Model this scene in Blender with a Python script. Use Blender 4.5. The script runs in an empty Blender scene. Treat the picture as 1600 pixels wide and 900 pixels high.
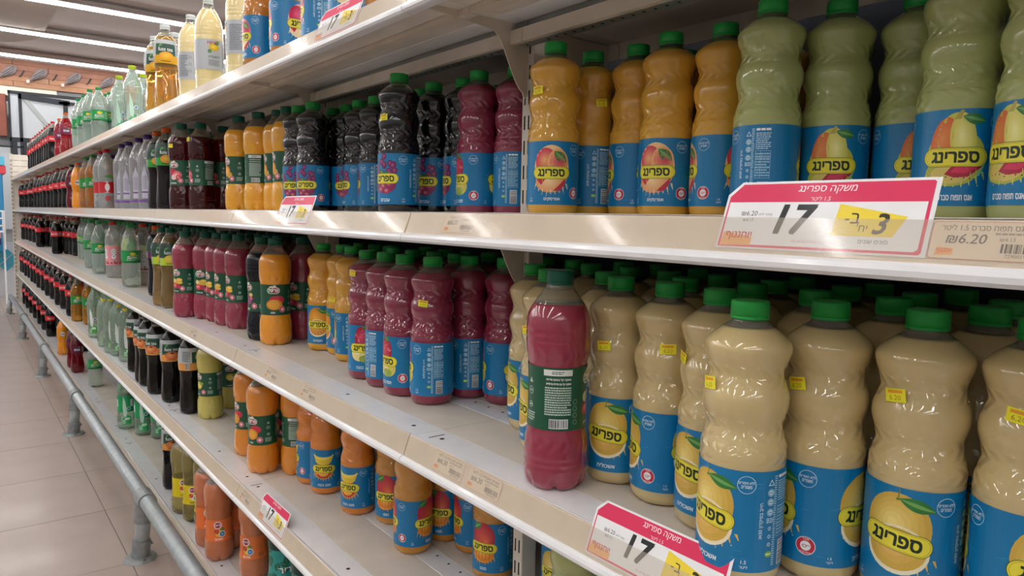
import bpy, bmesh, math, random
from mathutils import Vector, Matrix
from mathutils.geometry import tessellate_polygon, delaunay_2d_cdt
random.seed(7)
PI = math.pi
C = bpy.context.scene.collection
SC = bpy.context.scene

# ------------------------------------------------------------------ camera
CAM_Z = 1.35
yaw, pitch, roll, foc = 0.6691, -0.0985, 0.0206, 1105.9
fw = Vector((math.sin(yaw)*math.cos(pitch), math.cos(yaw)*math.cos(pitch), math.sin(pitch)))
r0 = Vector((math.cos(yaw), -math.sin(yaw), 0)); u0 = r0.cross(fw)
r1 = r0*math.cos(roll)+u0*math.sin(roll); u1 = -r0*math.sin(roll)+u0*math.cos(roll)
cd = bpy.data.cameras.new('camera'); cam = bpy.data.objects.new('camera', cd); C.objects.link(cam)
cd.sensor_width = 36; cd.lens = foc/1600*36; cd.clip_start = .02; cd.clip_end = 100
cam.matrix_world = Matrix(((r1.x, u1.x, -fw.x, 0), (r1.y, u1.y, -fw.y, 0), (r1.z, u1.z, -fw.z, CAM_Z), (0, 0, 0, 1)))
SC.camera = cam
# ------------------------------------------------------------------ world, exposure, large lights
w = bpy.data.worlds.new('world'); SC.world = w; w.use_nodes = True
w.node_tree.nodes['Background'].inputs[0].default_value = (.9, .95, 1, 1)
w.node_tree.nodes['Background'].inputs[1].default_value = .3
SC.view_settings.view_transform = 'Standard'; SC.view_settings.look = 'None'
SC.view_settings.exposure = 0.12; SC.view_settings.gamma = 1; SC.view_settings.use_curve_mapping = False
TUBE = 28.0
LIGHT_Y = [14.0, 12.05, 10.1, 8.15, 6.2, 4.25, 2.3, .35, -1.6, -3.55, -5.5]
LIGHT_Z = CAM_Z+2.4
try:
    SC.cycles.use_denoising = True
    SC.cycles.max_bounces = 8; SC.cycles.diffuse_bounces = 4; SC.cycles.glossy_bounces = 4
    SC.cycles.transmission_bounces = 8; SC.cycles.transparent_max_bounces = 12
    SC.cycles.caustics_reflective = False; SC.cycles.caustics_refractive = False
    SC.cycles.sample_clamp_indirect = 6
except Exception: pass

# ------------------------------------------------------------------ helpers
def lin(h):
    h = h.lstrip('#'); v = [int(h[i:i+2], 16)/255 for i in (0, 2, 4)]
    return tuple((c/12.92 if c <= .04045 else ((c+.055)/1.055)**2.4) for c in v)
MATS = {}
def mat(name, col, rough=.5, spec=.5, metal=0, coat=0, trans=0, ior=1.45, noise=0, nscale=20, bump=0, bscale=200, sss=0, emit=None, alpha=1, coatr=.08):
    if name in MATS: return MATS[name]
    m = bpy.data.materials.new(name); m.use_nodes = True; nt = m.node_tree; b = nt.nodes['Principled BSDF']
    c = lin(col) if isinstance(col, str) else col
    b.inputs['Base Color'].default_value = (*c, 1); b.inputs['Roughness'].default_value = rough
    b.inputs['Specular IOR Level'].default_value = spec; b.inputs['Metallic'].default_value = metal
    b.inputs['Coat Weight'].default_value = coat; b.inputs['Coat Roughness'].default_value = coatr
    b.inputs['Transmission Weight'].default_value = trans; b.inputs['IOR'].default_value = ior
    b.inputs['Alpha'].default_value = alpha
    if sss:
        b.inputs['Subsurface Weight'].default_value = sss; b.inputs['Subsurface Radius'].default_value = (1, .7, .4); b.inputs['Subsurface Scale'].default_value = .02
    if emit:
        b.inputs['Emission Color'].default_value = (*emit[0], 1); b.inputs['Emission Strength'].default_value = emit[1]
    tc = None
    if noise or bump:
        tc = nt.nodes.new('ShaderNodeTexCoord')
    if noise:
        n = nt.nodes.new('ShaderNodeTexNoise'); n.inputs['Scale'].default_value = nscale; n.inputs['Detail'].default_value = 6
        nt.links.new(tc.outputs['Object'], n.inputs['Vector'])
        mp = nt.nodes.new('ShaderNodeMapRange'); mp.inputs[1].default_value = .3; mp.inputs[2].default_value = .7
        mp.inputs[3].default_value = 1-noise; mp.inputs[4].default_value = 1+noise*.4
        nt.links.new(n.outputs[0], mp.inputs[0])
        mx = nt.nodes.new('ShaderNodeVectorMath'); mx.operation = 'SCALE'; mx.inputs[0].default_value = c
        nt.links.new(mp.outputs[0], mx.inputs['Scale']); nt.links.new(mx.outputs[0], b.inputs['Base Color'])
    if bump:
        n2 = nt.nodes.new('ShaderNodeTexNoise'); n2.inputs['Scale'].default_value = bscale
        nt.links.new(tc.outputs['Object'], n2.inputs['Vector'])
        bp = nt.nodes.new('ShaderNodeBump'); bp.inputs['Strength'].default_value = bump; bp.inputs['Distance'].default_value = .002
        nt.links.new(n2.outputs[0], bp.inputs['Height']); nt.links.new(bp.outputs[0], b.inputs['Normal'])
    MATS[name] = m; return m

def link(o, parent=None):
    C.objects.link(o)
    if parent: o.parent = parent
    return o
def mesh_from(name, V, F, m, smooth=False):
    me = bpy.data.meshes.new(name); me.from_pydata(V, [], F); me.update()
    me.materials.append(m)
    if smooth: me.polygons.foreach_set('use_smooth', [True]*len(me.polygons))
    return me
def obj(name, me, parent=None, loc=(0, 0, 0), rotz=0):
    o = bpy.data.objects.new(name, me); o.location = loc; o.rotation_euler = (0, 0, rotz); return link(o, parent)
def tag(o, label=None, cat=None, group=None, kind=None):
    if label: o['label'] = label
    if cat: o['category'] = cat
    if group: o['group'] = group
    if kind: o['kind'] = kind
    return o
def empty(name, loc, label, cat, group=None, rotz=0):
    o = bpy.data.objects.new(name, None); o.location = loc; o.rotation_euler = (0, 0, rotz); o.empty_display_size = .05
    link(o); return tag(o, label, cat, group)
class MB:
    def __init__(s): s.V = []; s.F = []
    def box(s, x0, x1, y0, y1, z0, z1):
        n = len(s.V)
        s.V += [(x0, y0, z0), (x1, y0, z0), (x1, y1, z0), (x0, y1, z0), (x0, y0, z1), (x1, y0, z1), (x1, y1, z1), (x0, y1, z1)]
        s.F += [tuple(n+i for i in f) for f in ((0, 3, 2, 1), (4, 5, 6, 7), (0, 1, 5, 4), (1, 2, 6, 5), (2, 3, 7, 6), (3, 0, 4, 7))]
        return s
    def extrude_y(s, prof, y0, y1, close=True):   # prof: list of (x,z)
        n = len(s.V); k = len(prof)
        s.V += [(x, y0, z) for x, z in prof]+[(x, y1, z) for x, z in prof]
        for i in range(k if close else k-1):
            j = (i+1) % k; s.F.append((n+i, n+k+i, n+k+j, n+j))
        if close: s.F += [tuple(n+i for i in range(k)), tuple(n+k+i for i in reversed(range(k)))]
        return s
    def tube(s, p0, p1, r, seg=16, r2=None, caps=True):
        p0 = Vector(p0); p1 = Vector(p1); d = (p1-p0).normalized(); a = d.orthogonal().normalized(); b = d.cross(a)
        n = len(s.V); r2 = r if r2 is None else r2
        for P, R in ((p0, r), (p1, r2)):
            for i in range(seg):
                t = 2*PI*i/seg; s.V.append(tuple(P+(a*math.cos(t)+b*math.sin(t))*R))
        for i in range(seg):
            j = (i+1) % seg; s.F.append((n+i, n+j, n+seg+j, n+seg+i))
        if caps: s.F += [tuple(n+i for i in reversed(range(seg))), tuple(n+seg+i for i in range(seg))]
        return s
    def build(s, name, m, parent=None, smooth=False, loc=(0, 0, 0), bevel=0):
        me = mesh_from(name, s.V, s.F, m, smooth)
        bm = bmesh.new(); bm.from_mesh(me); bmesh.ops.recalc_face_normals(bm, faces=bm.faces)
        if bevel: bmesh.ops.bevel(bm, geom=list(bm.edges), offset=bevel, segments=1, affect='EDGES', clamp_overlap=True)
        bm.to_mesh(me); bm.free()
        return obj(name, me, parent, loc)
def lathe(prof, seg=40, disp=None, close_bottom=True, close_top=True):
    V = []; F = []
    for z, r in prof:
        for i in range(seg):
            t = 2*PI*i/seg; R = r+(disp(z, t, r) if disp else 0); V.append((R*math.cos(t), R*math.sin(t), z))
    for k in range(len(prof)-1):
        for i in range(seg):
            j = (i+1) % seg; F.append((k*seg+i, k*seg+j, (k+1)*seg+j, (k+1)*seg+i))
    if close_bottom: F.append(tuple(reversed(range(seg))))
    if close_top: F.append(tuple((len(prof)-1)*seg+i for i in range(seg)))
    return V, F
def spline(pts, step=.003):
    """smooth (catmull) resample of a (z,r) profile"""
    out = []
    for i in range(len(pts)-1):
        p0 = pts[max(i-1, 0)]; p1 = pts[i]; p2 = pts[i+1]; p3 = pts[min(i+2, len(pts)-1)]
        n = max(1, int((p2[0]-p1[0])/step))
        for k in range(n):
            t = k/n
            m1 = (p2[1]-p0[1])/max(p2[0]-p0[0], 1e-6)*(p2[0]-p1[0]); m2 = (p3[1]-p1[1])/max(p3[0]-p1[0], 1e-6)*(p2[0]-p1[0])
            h = (2*t**3-3*t*t+1)*p1[1]+(t**3-2*t*t+t)*m1+(-2*t**3+3*t*t)*p2[1]+(t**3-t*t)*m2
            out.append((p1[0]+(p2[0]-p1[0])*t, h))
    out.append(pts[-1]); return out
def radius_at(prof, z):
    for (z0, a), (z1, b) in zip(prof, prof[1:]):
        if z0 <= z <= z1: return a+(b-a)*(z-z0)/max(z1-z0, 1e-9)
    return prof[-1][1] if z > prof[-1][0] else prof[0][1]

# ------------------------------------------------------------------ printed artwork (flat polygons with their ink colour)
_txt = {}
def text_polys(s, bold=0):
    key = s
    if key in _txt: return _txt[key]
    cu = bpy.data.curves.new('lettering', 'FONT'); cu.body = s; cu.resolution_u = 2; cu.fill_mode = 'NONE'
    o = bpy.data.objects.new('lettering', cu); C.objects.link(o)
    dg = bpy.context.evaluated_depsgraph_get(); me = o.evaluated_get(dg).to_mesh()
    P2 = [Vector(v.co[:2]) for v in me.vertices]; E2 = [tuple(e.vertices) for e in me.edges]
    o.evaluated_get(dg).to_mesh_clear(); bpy.data.objects.remove(o); bpy.data.curves.remove(cu)
    V, F = [], []
    if E2:
        adj = {}
        for p_, q_ in E2: adj.setdefault(p_, []).append(q_); adj.setdefault(q_, []).append(p_)
        seen = set(); loops = []
        for st_ in range(len(P2)):
            if st_ in seen or st_ not in adj: continue
            L = [st_]; seen.add(st_); cur = st_
            nx = st_+1 if st_+1 in adj[st_] else adj[st_][0]
            while nx is not None and nx not in seen:
                L.append(nx); seen.add(nx); cur = nx
                nx = next((q_ for q_ in adj[cur] if q_ not in seen), None)
            xs = [P2[k].x for k in L]; ys = [P2[k].y for k in L]; loops.append((min(xs), max(xs), min(ys), max(ys), [(P2[k].x, P2[k].y) for k in L]))
        res = delaunay_2d_cdt(P2, E2, [], 1, 1e-6); V = [(v.x, v.y) for v in res[0]]
        for f in res[2]:
            cx = sum(V[k][0] for k in f)/len(f); cy = sum(V[k][1] for k in f)/len(f); wn = 0
            for x0, x1, y0, y1, L in loops:
                if not (x0 <= cx <= x1 and y0 <= cy <= y1): continue
                for (ax, ay), (bx, by) in zip(L, L[1:]+L[:1]):
                    if (ay > cy) != (by > cy) and ax+(cy-ay)*(bx-ax)/(by-ay) > cx: wn += 1 if by > ay else -1
            if wn: F.append(tuple(f))
    xs = [v[0] for v in V] or [0]; ys = [v[1] for v in V] or [0]
    bb = (min(xs), max(xs), min(ys), max(ys))
    V = [(x-bb[0], y-bb[2]) for x, y in V]
    _txt[key] = (V, F, bb[1]-bb[0], bb[3]-bb[2]); return _txt[key]
def heb(s):
    import re
    return re.sub(r'[0-9.]+', lambda m: m.group(0)[::-1], s[::-1])
class Art:
    def __init__(s): s.P = []   # (verts2d, faces, colour, layer)
    def poly(s, pts, col, l=1): s.P.append((pts, [tuple(range(len(pts)))], lin(col), l)); return s
    def rect(s, x0, x1, y0, y1, col, l=1): return s.poly([(x0, y0), (x1, y0), (x1, y1), (x0, y1)], col, l)
    def ell(s, cx, cy, rx, ry, col, l=1, n=28, rot=0, a0=0, a1=2*PI):
        full = abs(a1-a0-2*PI) < 1e-6; pts = []
        for i in range(n if full else n+1):
            t = a0+(a1-a0)*i/n; x = rx*math.cos(t); y = ry*math.sin(t)
            pts.append((cx+x*math.cos(rot)-y*math.sin(rot), cy+x*math.sin(rot)+y*math.cos(rot)))
        return s.poly(pts, col, l)
    def grad(s, cx, cy, rx, ry, c0, c1, l=1, steps=7, dx=-.25, dy=.25, rot=0):
        a = [int(c0[i:i+2], 16) for i in (1, 3, 5)]; b = [int(c1[i:i+2], 16) for i in (1, 3, 5)]
        for k in range(steps):
            t = k/(steps-1); f = 1-.85*t
            col = '#%02x%02x%02x' % tuple(int(a[i]+(b[i]-a[i])*t) for i in range(3))
            s.ell(cx+dx*rx*t*.5, cy+dy*ry*t*.5, rx*f, ry*f, col, l+k*.08, rot=rot)
        return s
    def ring(s, cx, cy, r, wd, col, l=1, n=32, a0=0, a1=2*PI):
        V = []; F = []
        for i in range(n+1):
            t = a0+(a1-a0)*i/n
            V += [(cx+r*math.cos(t), cy+r*math.sin(t)), (cx+(r-wd)*math.cos(t), cy+(r-wd)*math.sin(t))]
        for i in range(n): F.append((2*i, 2*i+2, 2*i+3, 2*i+1))
        s.P.append((V, F, lin(col), l)); return s
    def pill(s, cx, cy, hw, hh, col, l=1, tilt=0, n=10):
        pts = []
        for sx, a in ((1, -PI/2), (-1, PI/2)):
            for i in range(n+1):
                t = a+PI*i/n; pts.append((sx*(hw-hh)+hh*math.cos(t), hh*math.sin(t)))
        c, q = math.cos(tilt), math.sin(tilt)
        return s.poly([(cx+x*c-y*q, cy+x*q+y*c) for x, y in pts], col, l)
    def rrect(s, x0, x1, y0, y1, r, col, l=1, n=5):
        pts = []
        for cx, cy, a in ((x1-r, y0+r, -PI/2), (x1-r, y1-r, 0), (x0+r, y1-r, PI/2), (x0+r, y0+r, PI)):
            for i in range(n+1): t = a+PI/2*i/n; pts.append((cx+r*math.cos(t), cy+r*math.sin(t)))
        return s.poly(pts, col, l)
    def text(s, t, cx, cy, w=None, h=None, col='#ffffff', l=2, bold=0, rot=0, maxw=None, shear=0):
        V, F, W, H = text_polys(t, bold)
        if not F: return s
        sy = (h/H) if h else (w/W); sx = (w/W) if w else sy
        if maxw and W*sx > maxw: sx = maxw/W
        c, q = math.cos(rot), math.sin(rot); P = []
        for x, y in V:
            x = (x-W/2)*sx; y = (y-H/2)*sy; x += y*shear; P.append((cx+x*c-y*q, cy+x*q+y*c))
        b = bold*.8*sy
        for ox, oy in (((-b, -b), (b, -b), (-b, b), (b, b)) if bold > .015 else (((-b, 0), (b, 0)) if bold else ((0, 0),))):
            s.P.append(([(x+ox, y+oy) for x, y in P], F, lin(col), l+(.01 if ox > 0 else 0)+(.02 if oy > 0 else 0)))
        return s
    def lines(s, x0, x1, y0, y1, col, rows, l=2, rnd=None, fill=.55, seg=.002):
        rnd = rnd or random.Random(5); dy = (y1-y0)/rows; V = []; F = []
        for k in range(rows):
            y = y1-(k+.5)*dy; x = x0
            xe = x1-(x1-x0)*(rnd.random()*.3 if rnd.random() < .3 else 0)
            while x < xe:
                w_ = seg*(.6+rnd.random()*1.6); xr = min(x+w_, x1); n = len(V)
                V += [(x, y-dy*fill/2), (xr, y-dy*fill/2), (xr, y+dy*fill/2), (x, y+dy*fill/2)]; F.append((n, n+1, n+2, n+3)); x = xr+seg*.35
        s.P.append((V, F, lin(col), l)); return s
    def barcode(s, x0, x1, y0, y1, l=2, horiz=False, bg=True):
        if bg: s.rect(x0-.0008, x1+.0008, y0-.001, y1+.001, '#e8ecee', l)
        rnd = random.Random(11); V = []; F = []; a, b = (y0, y1) if horiz else (x0, x1); t = a
        while t < b:
            w_ = (b-a)/60*rnd.choice([1, 1, 2, 3]); n = len(V); e = min(t+w_, b)
            V += ([(x0, t), (x1, t), (x1, e), (x0, e)] if horiz else [(t, y0), (e, y0), (e, y1), (t, y1)]); F.append((n, n+1, n+2, n+3))
            t = e+(b-a)/60*rnd.choice([1, 1, 2])
        s.P.append((V, F, lin('#15181a'), l+.5)); return s
    def mesh(s, name, m, fn, cut=0, cuty=0, off=.00007, base=.0004):
        bm = bmesh.new(); cl = bm.verts.layers.float_color.new('ink'); ly = bm.verts.layers.float.new('lay')
        for P, F, col, l in s.P:
            vs = []
            for x, y in P:
                v = bm.verts.new((x, y, 0)); v[cl] = (*col, 1); v[ly] = l; vs.append(v)
            for f in F:
                if len(f) > 4:
                    try: tris = tessellate_polygon([[Vector((P[i][0], P[i][1], 0)) for i in f]])
                    except Exception: tris = []
                    for t in tris:
                        try: bm.faces.new([vs[f[i]] for i in t])
                        except ValueError: pass
                else:
                    try: bm.faces.new([vs[i] for i in f])
                    except ValueError: pass
        bmesh.ops.delete(bm, geom=[v for v in bm.verts if not v.link_faces], context='VERTS')
        for step, ax in ((cut, 0), (cuty, 1)):
            if not step: continue
            vals = [v.co[ax] for v in bm.verts]; k0 = math.ceil(min(vals)/step); k1 = math.floor(max(vals)/step)
            nor = (1, 0, 0) if ax == 0 else (0, 1, 0)
            for k in range(k0, k1+1):
                co = (k*step, 0, 0) if ax == 0 else (0, k*step, 0); c_ = k*step
                es = [e for e in bm.edges if (e.verts[0].co[ax]-c_)*(e.verts[1].co[ax]-c_) < -1e-12]
                if not es: continue
                fs = {f for e in es for f in e.link_faces}
                geom = list(fs)+list({e for f in fs for e in f.edges})+list({v for f in fs for v in f.verts})
                bmesh.ops.bisect_plane(bm, geom=geom, plane_co=co, plane_no=nor, dist=1e-7)
        for f in bm.faces:
            f.normal_update()
            if f.normal.z < 0: f.normal_flip()
        for v in bm.verts:
            v.co = fn(v.co.x, v.co.y, base+off*v[ly])
        me = bpy.data.meshes.new(name); bm.to_mesh(me); bm.free(); me.materials.append(m)
        return me
def ink_mat(name, rough=.38, coat=.12, alpha=1):
    m = bpy.data.materials.new(name); m.use_nodes = True; nt = m.node_tree; b = nt.nodes['Principled BSDF']
    a = nt.nodes.new('ShaderNodeAttribute'); a.attribute_name = 'ink'; nt.links.new(a.outputs['Color'], b.inputs['Base Color'])
    b.inputs['Roughness'].default_value = rough; b.inputs['Coat Weight'].default_value = coat; b.inputs['Coat Roughness'].default_value = .12
    b.inputs['Alpha'].default_value = alpha
    return m
INK = ink_mat('printed_plastic_film'); PAPER = ink_mat('printed_paper', .6, .1)
def wrap_fn(prof):
    def f(u, z, off):
        R = radius_at(prof, z)+off; t = u/(radius_at(prof, z)+1e-9)
        return Vector((R*math.cos(t), R*math.sin(t), z))
    return f
def const_wrap(R0, prof=None):
    def f(u, z, off):
        R = (radius_at(prof, z) if prof else R0)+off; t = u/R0
        return Vector((R*math.cos(t), R*math.sin(t), z))
    return f
# ------------------------------------------------------------------ bottle profiles (z, r)
P_SPRING = spline([(0, .034), (.003, .0415), (.009, .0455), (.018, .0468), (.08, .0466), (.137, .0468), (.146, .047), (.155, .0463), (.166, .0432), (.1765, .0412), (.187, .0430), (.197, .0458), (.206, .0467), (.215, .0456), (.225, .0418), (.2345, .0398), (.244, .0418), (.256, .0457), (.2655, .0472), (.2705, .0456), (.280, .036), (.288, .0245), (.2915, .0195), (.2975, .0188)])
P_PRIGAT = spline([(0, .036), (.004, .042), (.014, .0465), (.03, .048), (.055, .048), (.075, .0462), (.09, .0438), (.105, .0428), (.14, .0425), (.175, .043), (.19, .0442), (.205, .0468), (.222, .048), (.245, .048), (.258, .0465), (.27, .0415), (.283, .033), (.294, .0245), (.301, .020), (.3075, .0188)])
P_FUZE = spline([(0, .033), (.004, .038), (.012, .0415), (.04, .042), (.08, .040), (.12, .0378), (.15, .0375), (.175, .0405), (.195, .043), (.225, .0432), (.25, .0415), (.27, .037), (.285, .030), (.297, .022), (.304, .0175), (.311, .0165)])
P_SPRITE = spline([(0, .033), (.004, .039), (.014, .0435), (.04, .044), (.12, .044), (.13, .0432), (.185, .0432), (.195, .044), (.215, .0438), (.235, .0405), (.26, .032), (.285, .0225), (.3, .0165), (.309, .0145)])
P_COLA = spline([(0, .031), (.004, .037), (.014, .042), (.04, .0432), (.075, .042), (.105, .0395), (.125, .0395), (.145, .0425), (.155, .043), (.2, .043), (.212, .0425), (.235, .038), (.26, .029), (.28, .021), (.295, .0155), (.304, .0145)])
P_WATER = spline([(0, .034), (.004, .040), (.012, .0432), (.05, .0435), (.09, .0425), (.13, .0425), (.17, .0435), (.215, .0435), (.24, .041), (.262, .034), (.285, .0235), (.3, .0175), (.312, .016)])
P_LEMON = spline([(0, .035), (.004, .041), (.012, .0448), (.05, .0455), (.2, .0455), (.23, .0448), (.252, .041), (.275, .031), (.29, .022), (.3, .0165), (.308, .0155)])
P_FANTA = spline([(0, .033), (.004, .038), (.014, .0415), (.04, .042), (.085, .039), (.11, .036), (.13, .0375), (.16, .0415), (.2, .042), (.23, .039), (.26, .029), (.28, .02), (.29, .015), (.296, .0145)])
P_REDSODA = spline([(0, .033), (.004, .039), (.02, .0435), (.06, .0435), (.1, .0385), (.125, .036), (.145, .038), (.17, .0425), (.2, .0435), (.225, .041), (.255, .030), (.275, .021), (.288, .0155), (.295, .0145)])
def ribs(z, t, r, zs, n, amp, wd):
    d = 0
    for z0 in zs:
        g = math.exp(-((z-z0)/wd)**2); d += amp*g*math.cos(n*(t+(z-z0)*14*(1 if z > z0 else -1)))
    return d
def d_spring(z, t, r): return 0-(.0012*math.exp(-((z-.008)/.01)**2)*(math.cos(3*t) > .2))
def petal(n, h, amp):
    def f(z, t, r): return -amp*max(0, 1-z/h)**1.0*(.5+.5*math.cos(n*t))**6
    return f
def d_prigat(z, t, r): return petal(6, .026, .011)(z, t, r)+ribs(z, t, r, (.072, .203), 14, .0008, .009)-.0009*sum(math.exp(-((z-q)/.0016)**2) for q in (.036, .046, .226, .236))
def d_cola(z, t, r): return petal(5, .03, .011)(z, t, r)+(.0007*math.cos(10*t) if .02 < z < .13 else 0)
def d_sprite(z, t, r): return petal(5, .03, .010)(z, t, r)+(.0005*math.cos(24*t) if .03 < z < .12 else 0)+.0006*math.cos(8*t+z*60)*(z > .2)*(z < .28)
def d_water(z, t, r): return petal(6, .014, .005)(z, t, r)-.0008*sum(math.exp(-((z-q)/.002)**2) for q in (.03, .045, .06, .14, .155, .2))+.0005*math.cos(12*t+z*80)*(z > .215)*(z < .29)
def d_fuze(z, t, r): return petal(6, .012, .004)(z, t, r)+.0007*math.cos(9*t+z*25)*(z < .15)*(z > .02)-.0009*math.exp(-((z-.022)/.002)**2)
def d_lemon(z, t, r): return petal(6, .02, .008)(z, t, r)-.0007*sum(math.exp(-((z-q)/.0018)**2) for q in (.03, .042, .054, .2, .212, .224))
SHAPE = {  # profile, displacement, seg, cap z0, cap z1, cap r, H
 'spring': (P_SPRING, d_spring, 80, .2945, .315, .0208),
 'prigat': (P_PRIGAT, d_prigat, 96, .304, .325, .0205),
 'fuze': (P_FUZE, d_fuze, 48, .3115, .33, .0185),
 'sprite': (P_SPRITE, d_sprite, 48, .309, .325, .0155),
 'cola': (P_COLA, d_cola, 40, .304, .32, .0155),
 'water': (P_WATER, d_water, 48, .312, .33, .0175),
 'lemonade': (P_LEMON, d_lemon, 48, .307, .325, .0165),
 'fanta': (P_FANTA, petal(5, .03, .009), 40, .295, .31, .0155),
 'redsoda': (P_REDSODA, petal(5, .03, .009), 40, .295, .31, .0155),
 'mint': (P_PRIGAT, d_prigat, 48, .304, .325, .0205),
}
# ------------------------------------------------------------------ label artworks (u = metres along the wrap, z = height)
DG = '#14523a'
def leaf(a, cx, cy, L, wd, rot, l=3, c0='#2f7a3a', c1='#6fa85a'):
    pts = []
    for i in range(13): t = i/12; pts.append((L*(t-.5), wd*math.sin(PI*t)))
    for i in range(1, 12): t = 1-i/12; pts.append((L*(t-.5), -wd*math.sin(PI*t)))
    c, s = math.cos(rot), math.sin(rot)
    a.poly([(cx+x*c-y*s, cy+x*s+y*c) for x, y in pts], c0, l)
    a.poly([(cx+x*.95*c-y*.3*s, cy+x*.95*s+y*.3*c) for x, y in pts], c1, l+.2)
def splash(a, cx, cy, w_, col, l, rnd, n=9):
    for i in range(n):
        x = cx+w_*(i/(n-1)-.5)*2; d = abs(x-cx)/w_; y = cy+.010*d*d-.002
        dx = (x-cx)*.28; Lg = .004+.004*rnd.random()
        a.poly([(x-.0016, y+.003), (x+.0016, y+.003), (x+dx*.35+.0004, y-Lg), (x+dx*.35-.0004, y-Lg)], col, l)
        if rnd.random() < .5: a.ell(x+dx*.5, y-Lg-.002, .0007, .0009, col, l, n=8)
def fruit(a, k, cx):
    rnd = random.Random(sum(map(ord, k))); zc = .083
    if k == 'peach' or k == 'redapple':
        c = ('#d8405a', '#f0b070') if k == 'peach' else ('#c2184a', '#e85a80')
        a.ell(cx, zc+.004, .0325, .041, '#f3c98a' if k == 'peach' else '#f0a0b0', 1.5)
        a.grad(cx-.010, zc+.016, .020, .024, c[0], c[1], 1.8); a.grad(cx+.012, zc+.014, .019, .024, c[1], c[0], 2.4, dx=.5)
        a.grad(cx-.002, zc-.020, .027, .019, '#e9a06a' if k == 'peach' else '#f4e0b8', '#f7d9a0', 1.9)
        a.poly([(cx+.004, zc-.036), (cx+.028, zc-.012), (cx+.024, zc-.026), (cx+.016, zc-.036)], '#c62840', 2.9)
        a.poly([(cx-.02, zc-.006), (cx-.006, zc-.01), (cx-.018, zc-.026), (cx-.027, zc-.016)], '#c8283c', 2.9)
        leaf(a, cx+.016, zc+.024, .030, .0085, -.7)
        splash(a, cx, zc-.034, .028, '#f3d3a0', 1.4, rnd)
    elif k == 'pear':
        a.ell(cx, zc-.003, .031, .031, '#c9c94e', 1.5, n=40); a.ell(cx, zc+.018, .0195, .030, '#c9c94e', 1.51, n=32)
        a.poly([(cx-.0185, zc+.022), (cx+.0185, zc+.022), (cx+.0300, zc+.002), (cx-.0300, zc+.002)], '#c9c94e', 1.52)
        a.grad(cx-.013, zc+.014, .0135, .029, '#dc6a3a', '#e4904a', 1.6, rot=-.16, dx=-.3); a.grad(cx+.007, zc+.016, .0135, .032, '#d8d05a', '#f2ec9a', 2.15, rot=.10, dx=-.2)
        a.ell(cx-.004, zc-.022, .027, .016, '#b7b84a', 2.0); a.ell(cx-.004, zc-.024, .021, .011, '#d8c46a', 2.1)
        a.poly([(cx-.010, zc-.024), (cx+.004, zc-.006), (cx+.030, zc-.004), (cx+.028, zc-.016), (cx+.014, zc-.027), (cx, zc-.028)], '#b4183c', 2.6)
        a.poly([(cx-.004, zc-.022), (cx+.006, zc-.009), (cx+.026, zc-.007), (cx+.024, zc-.015), (cx+.012, zc-.023)], '#d8305a', 2.8)
        for i in range(7): a.ell(cx-.02+.006*i, zc-.03+.004*rnd.random(), .0008, .001, '#3a3a20', 2.9, n=6)
        a.poly([(cx-.004, zc+.040), (cx+.003, zc+.040), (cx+.006, zc+.050), (cx+.003, zc+.051)], '#b8a848', 2.6)
        leaf(a, cx+.017, zc+.040, .026, .0065, -.25); splash(a, cx, zc-.032, .029, '#c9d36a', 1.4, rnd)
        a.poly([(cx+.030, zc-.004), (cx+.034, zc-.008), (cx+.026, zc-.026), (cx+.018, zc-.027)], '#7fc890', 1.5)
    elif k in ('lemon', 'orange'):
        c = ('#d2ac48', '#efd982') if k == 'lemon' else ('#d98a1c', '#f2b640')
        a.grad(cx, zc+.010, .0325, .036, c[0], c[1], 1.5, steps=6)
        a.ell(cx+.001, zc-.014, .031, .026, '#efe6c8', 2.3); a.grad(cx+.001, zc-.013, .028, .0225, c[0], '#edbe72' if k == 'lemon' else '#f2a238', 2.4, steps=4)
        for i in range(9 if k == 'orange' else 0):
            t = PI+PI*i/8; a.poly([(cx, zc-.012), (cx+.026*math.cos(t-.02), zc-.012+.021*math.sin(t-.02)), (cx+.026*math.cos(t+.02), zc-.012+.021*math.sin(t+.02))], '#f2e4b8', 3.0)
        a.poly([(cx-.0006, zc+.040), (cx+.0008, zc+.040), (cx+.0016, zc+.051), (cx+.0004, zc+.051)], '#7a8a3a', 2.6)
        a.ell(cx, zc+.0395, .0022, .0012, '#6a7a30', 2.7, n=10)
        leaf(a, cx+.018, zc+.036, .036, .0068, -.25); splash(a, cx+.006, zc-.030, .030, '#e3b85a', 1.4, rnd)
    elif k == 'grape':
        for i in range(26):
            x = cx+rnd.uniform(-.026, .026); y = zc+rnd.uniform(-.005, .046)
            if (x-cx)**2/.029**2+(y-zc-.012)**2/.036**2 > 1: continue
            a.grad(x, y, .0068, .0074, '#6a1850', '#c45a9a', 1.5+.06*(i % 12), steps=3)
        a.ell(cx, zc-.018, .029, .019, '#8a2458', 1.4)
        for x, y in ((-.018, -.012), (-.004, -.020), (.012, -.015), (.02, -.008), (-.012, -.028), (.006, -.031)):
            a.grad(cx+x, zc+y, .0085, .0072, '#a03060', '#e0b088', 2.3, steps=3)
        leaf(a, cx+.004, zc+.006, .018, .006, .2); leaf(a, cx-.008, zc+.010, .014, .005, 2.4)
    elif k == 'straw':
        a.grad(cx, zc+.020, .021, .030, '#a8183a', '#e0506a', 1.6, steps=5)
        for i in range(40):
            x = rnd.uniform(-.018, .018); y = rnd.uniform(-.002, .044)
            if (x/.019)**2+((y-.02)/.028)**2 < 1: a.ell(cx+x, zc+y, .0008, .0012, '#f4b8c0', 2.9, n=6)
        a.ell(cx-.010, zc-.018, .020, .018, '#f0dc90', 2.0); a.ell(cx+.012, zc-.020, .019, .018, '#d8c860', 1.9)
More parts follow.
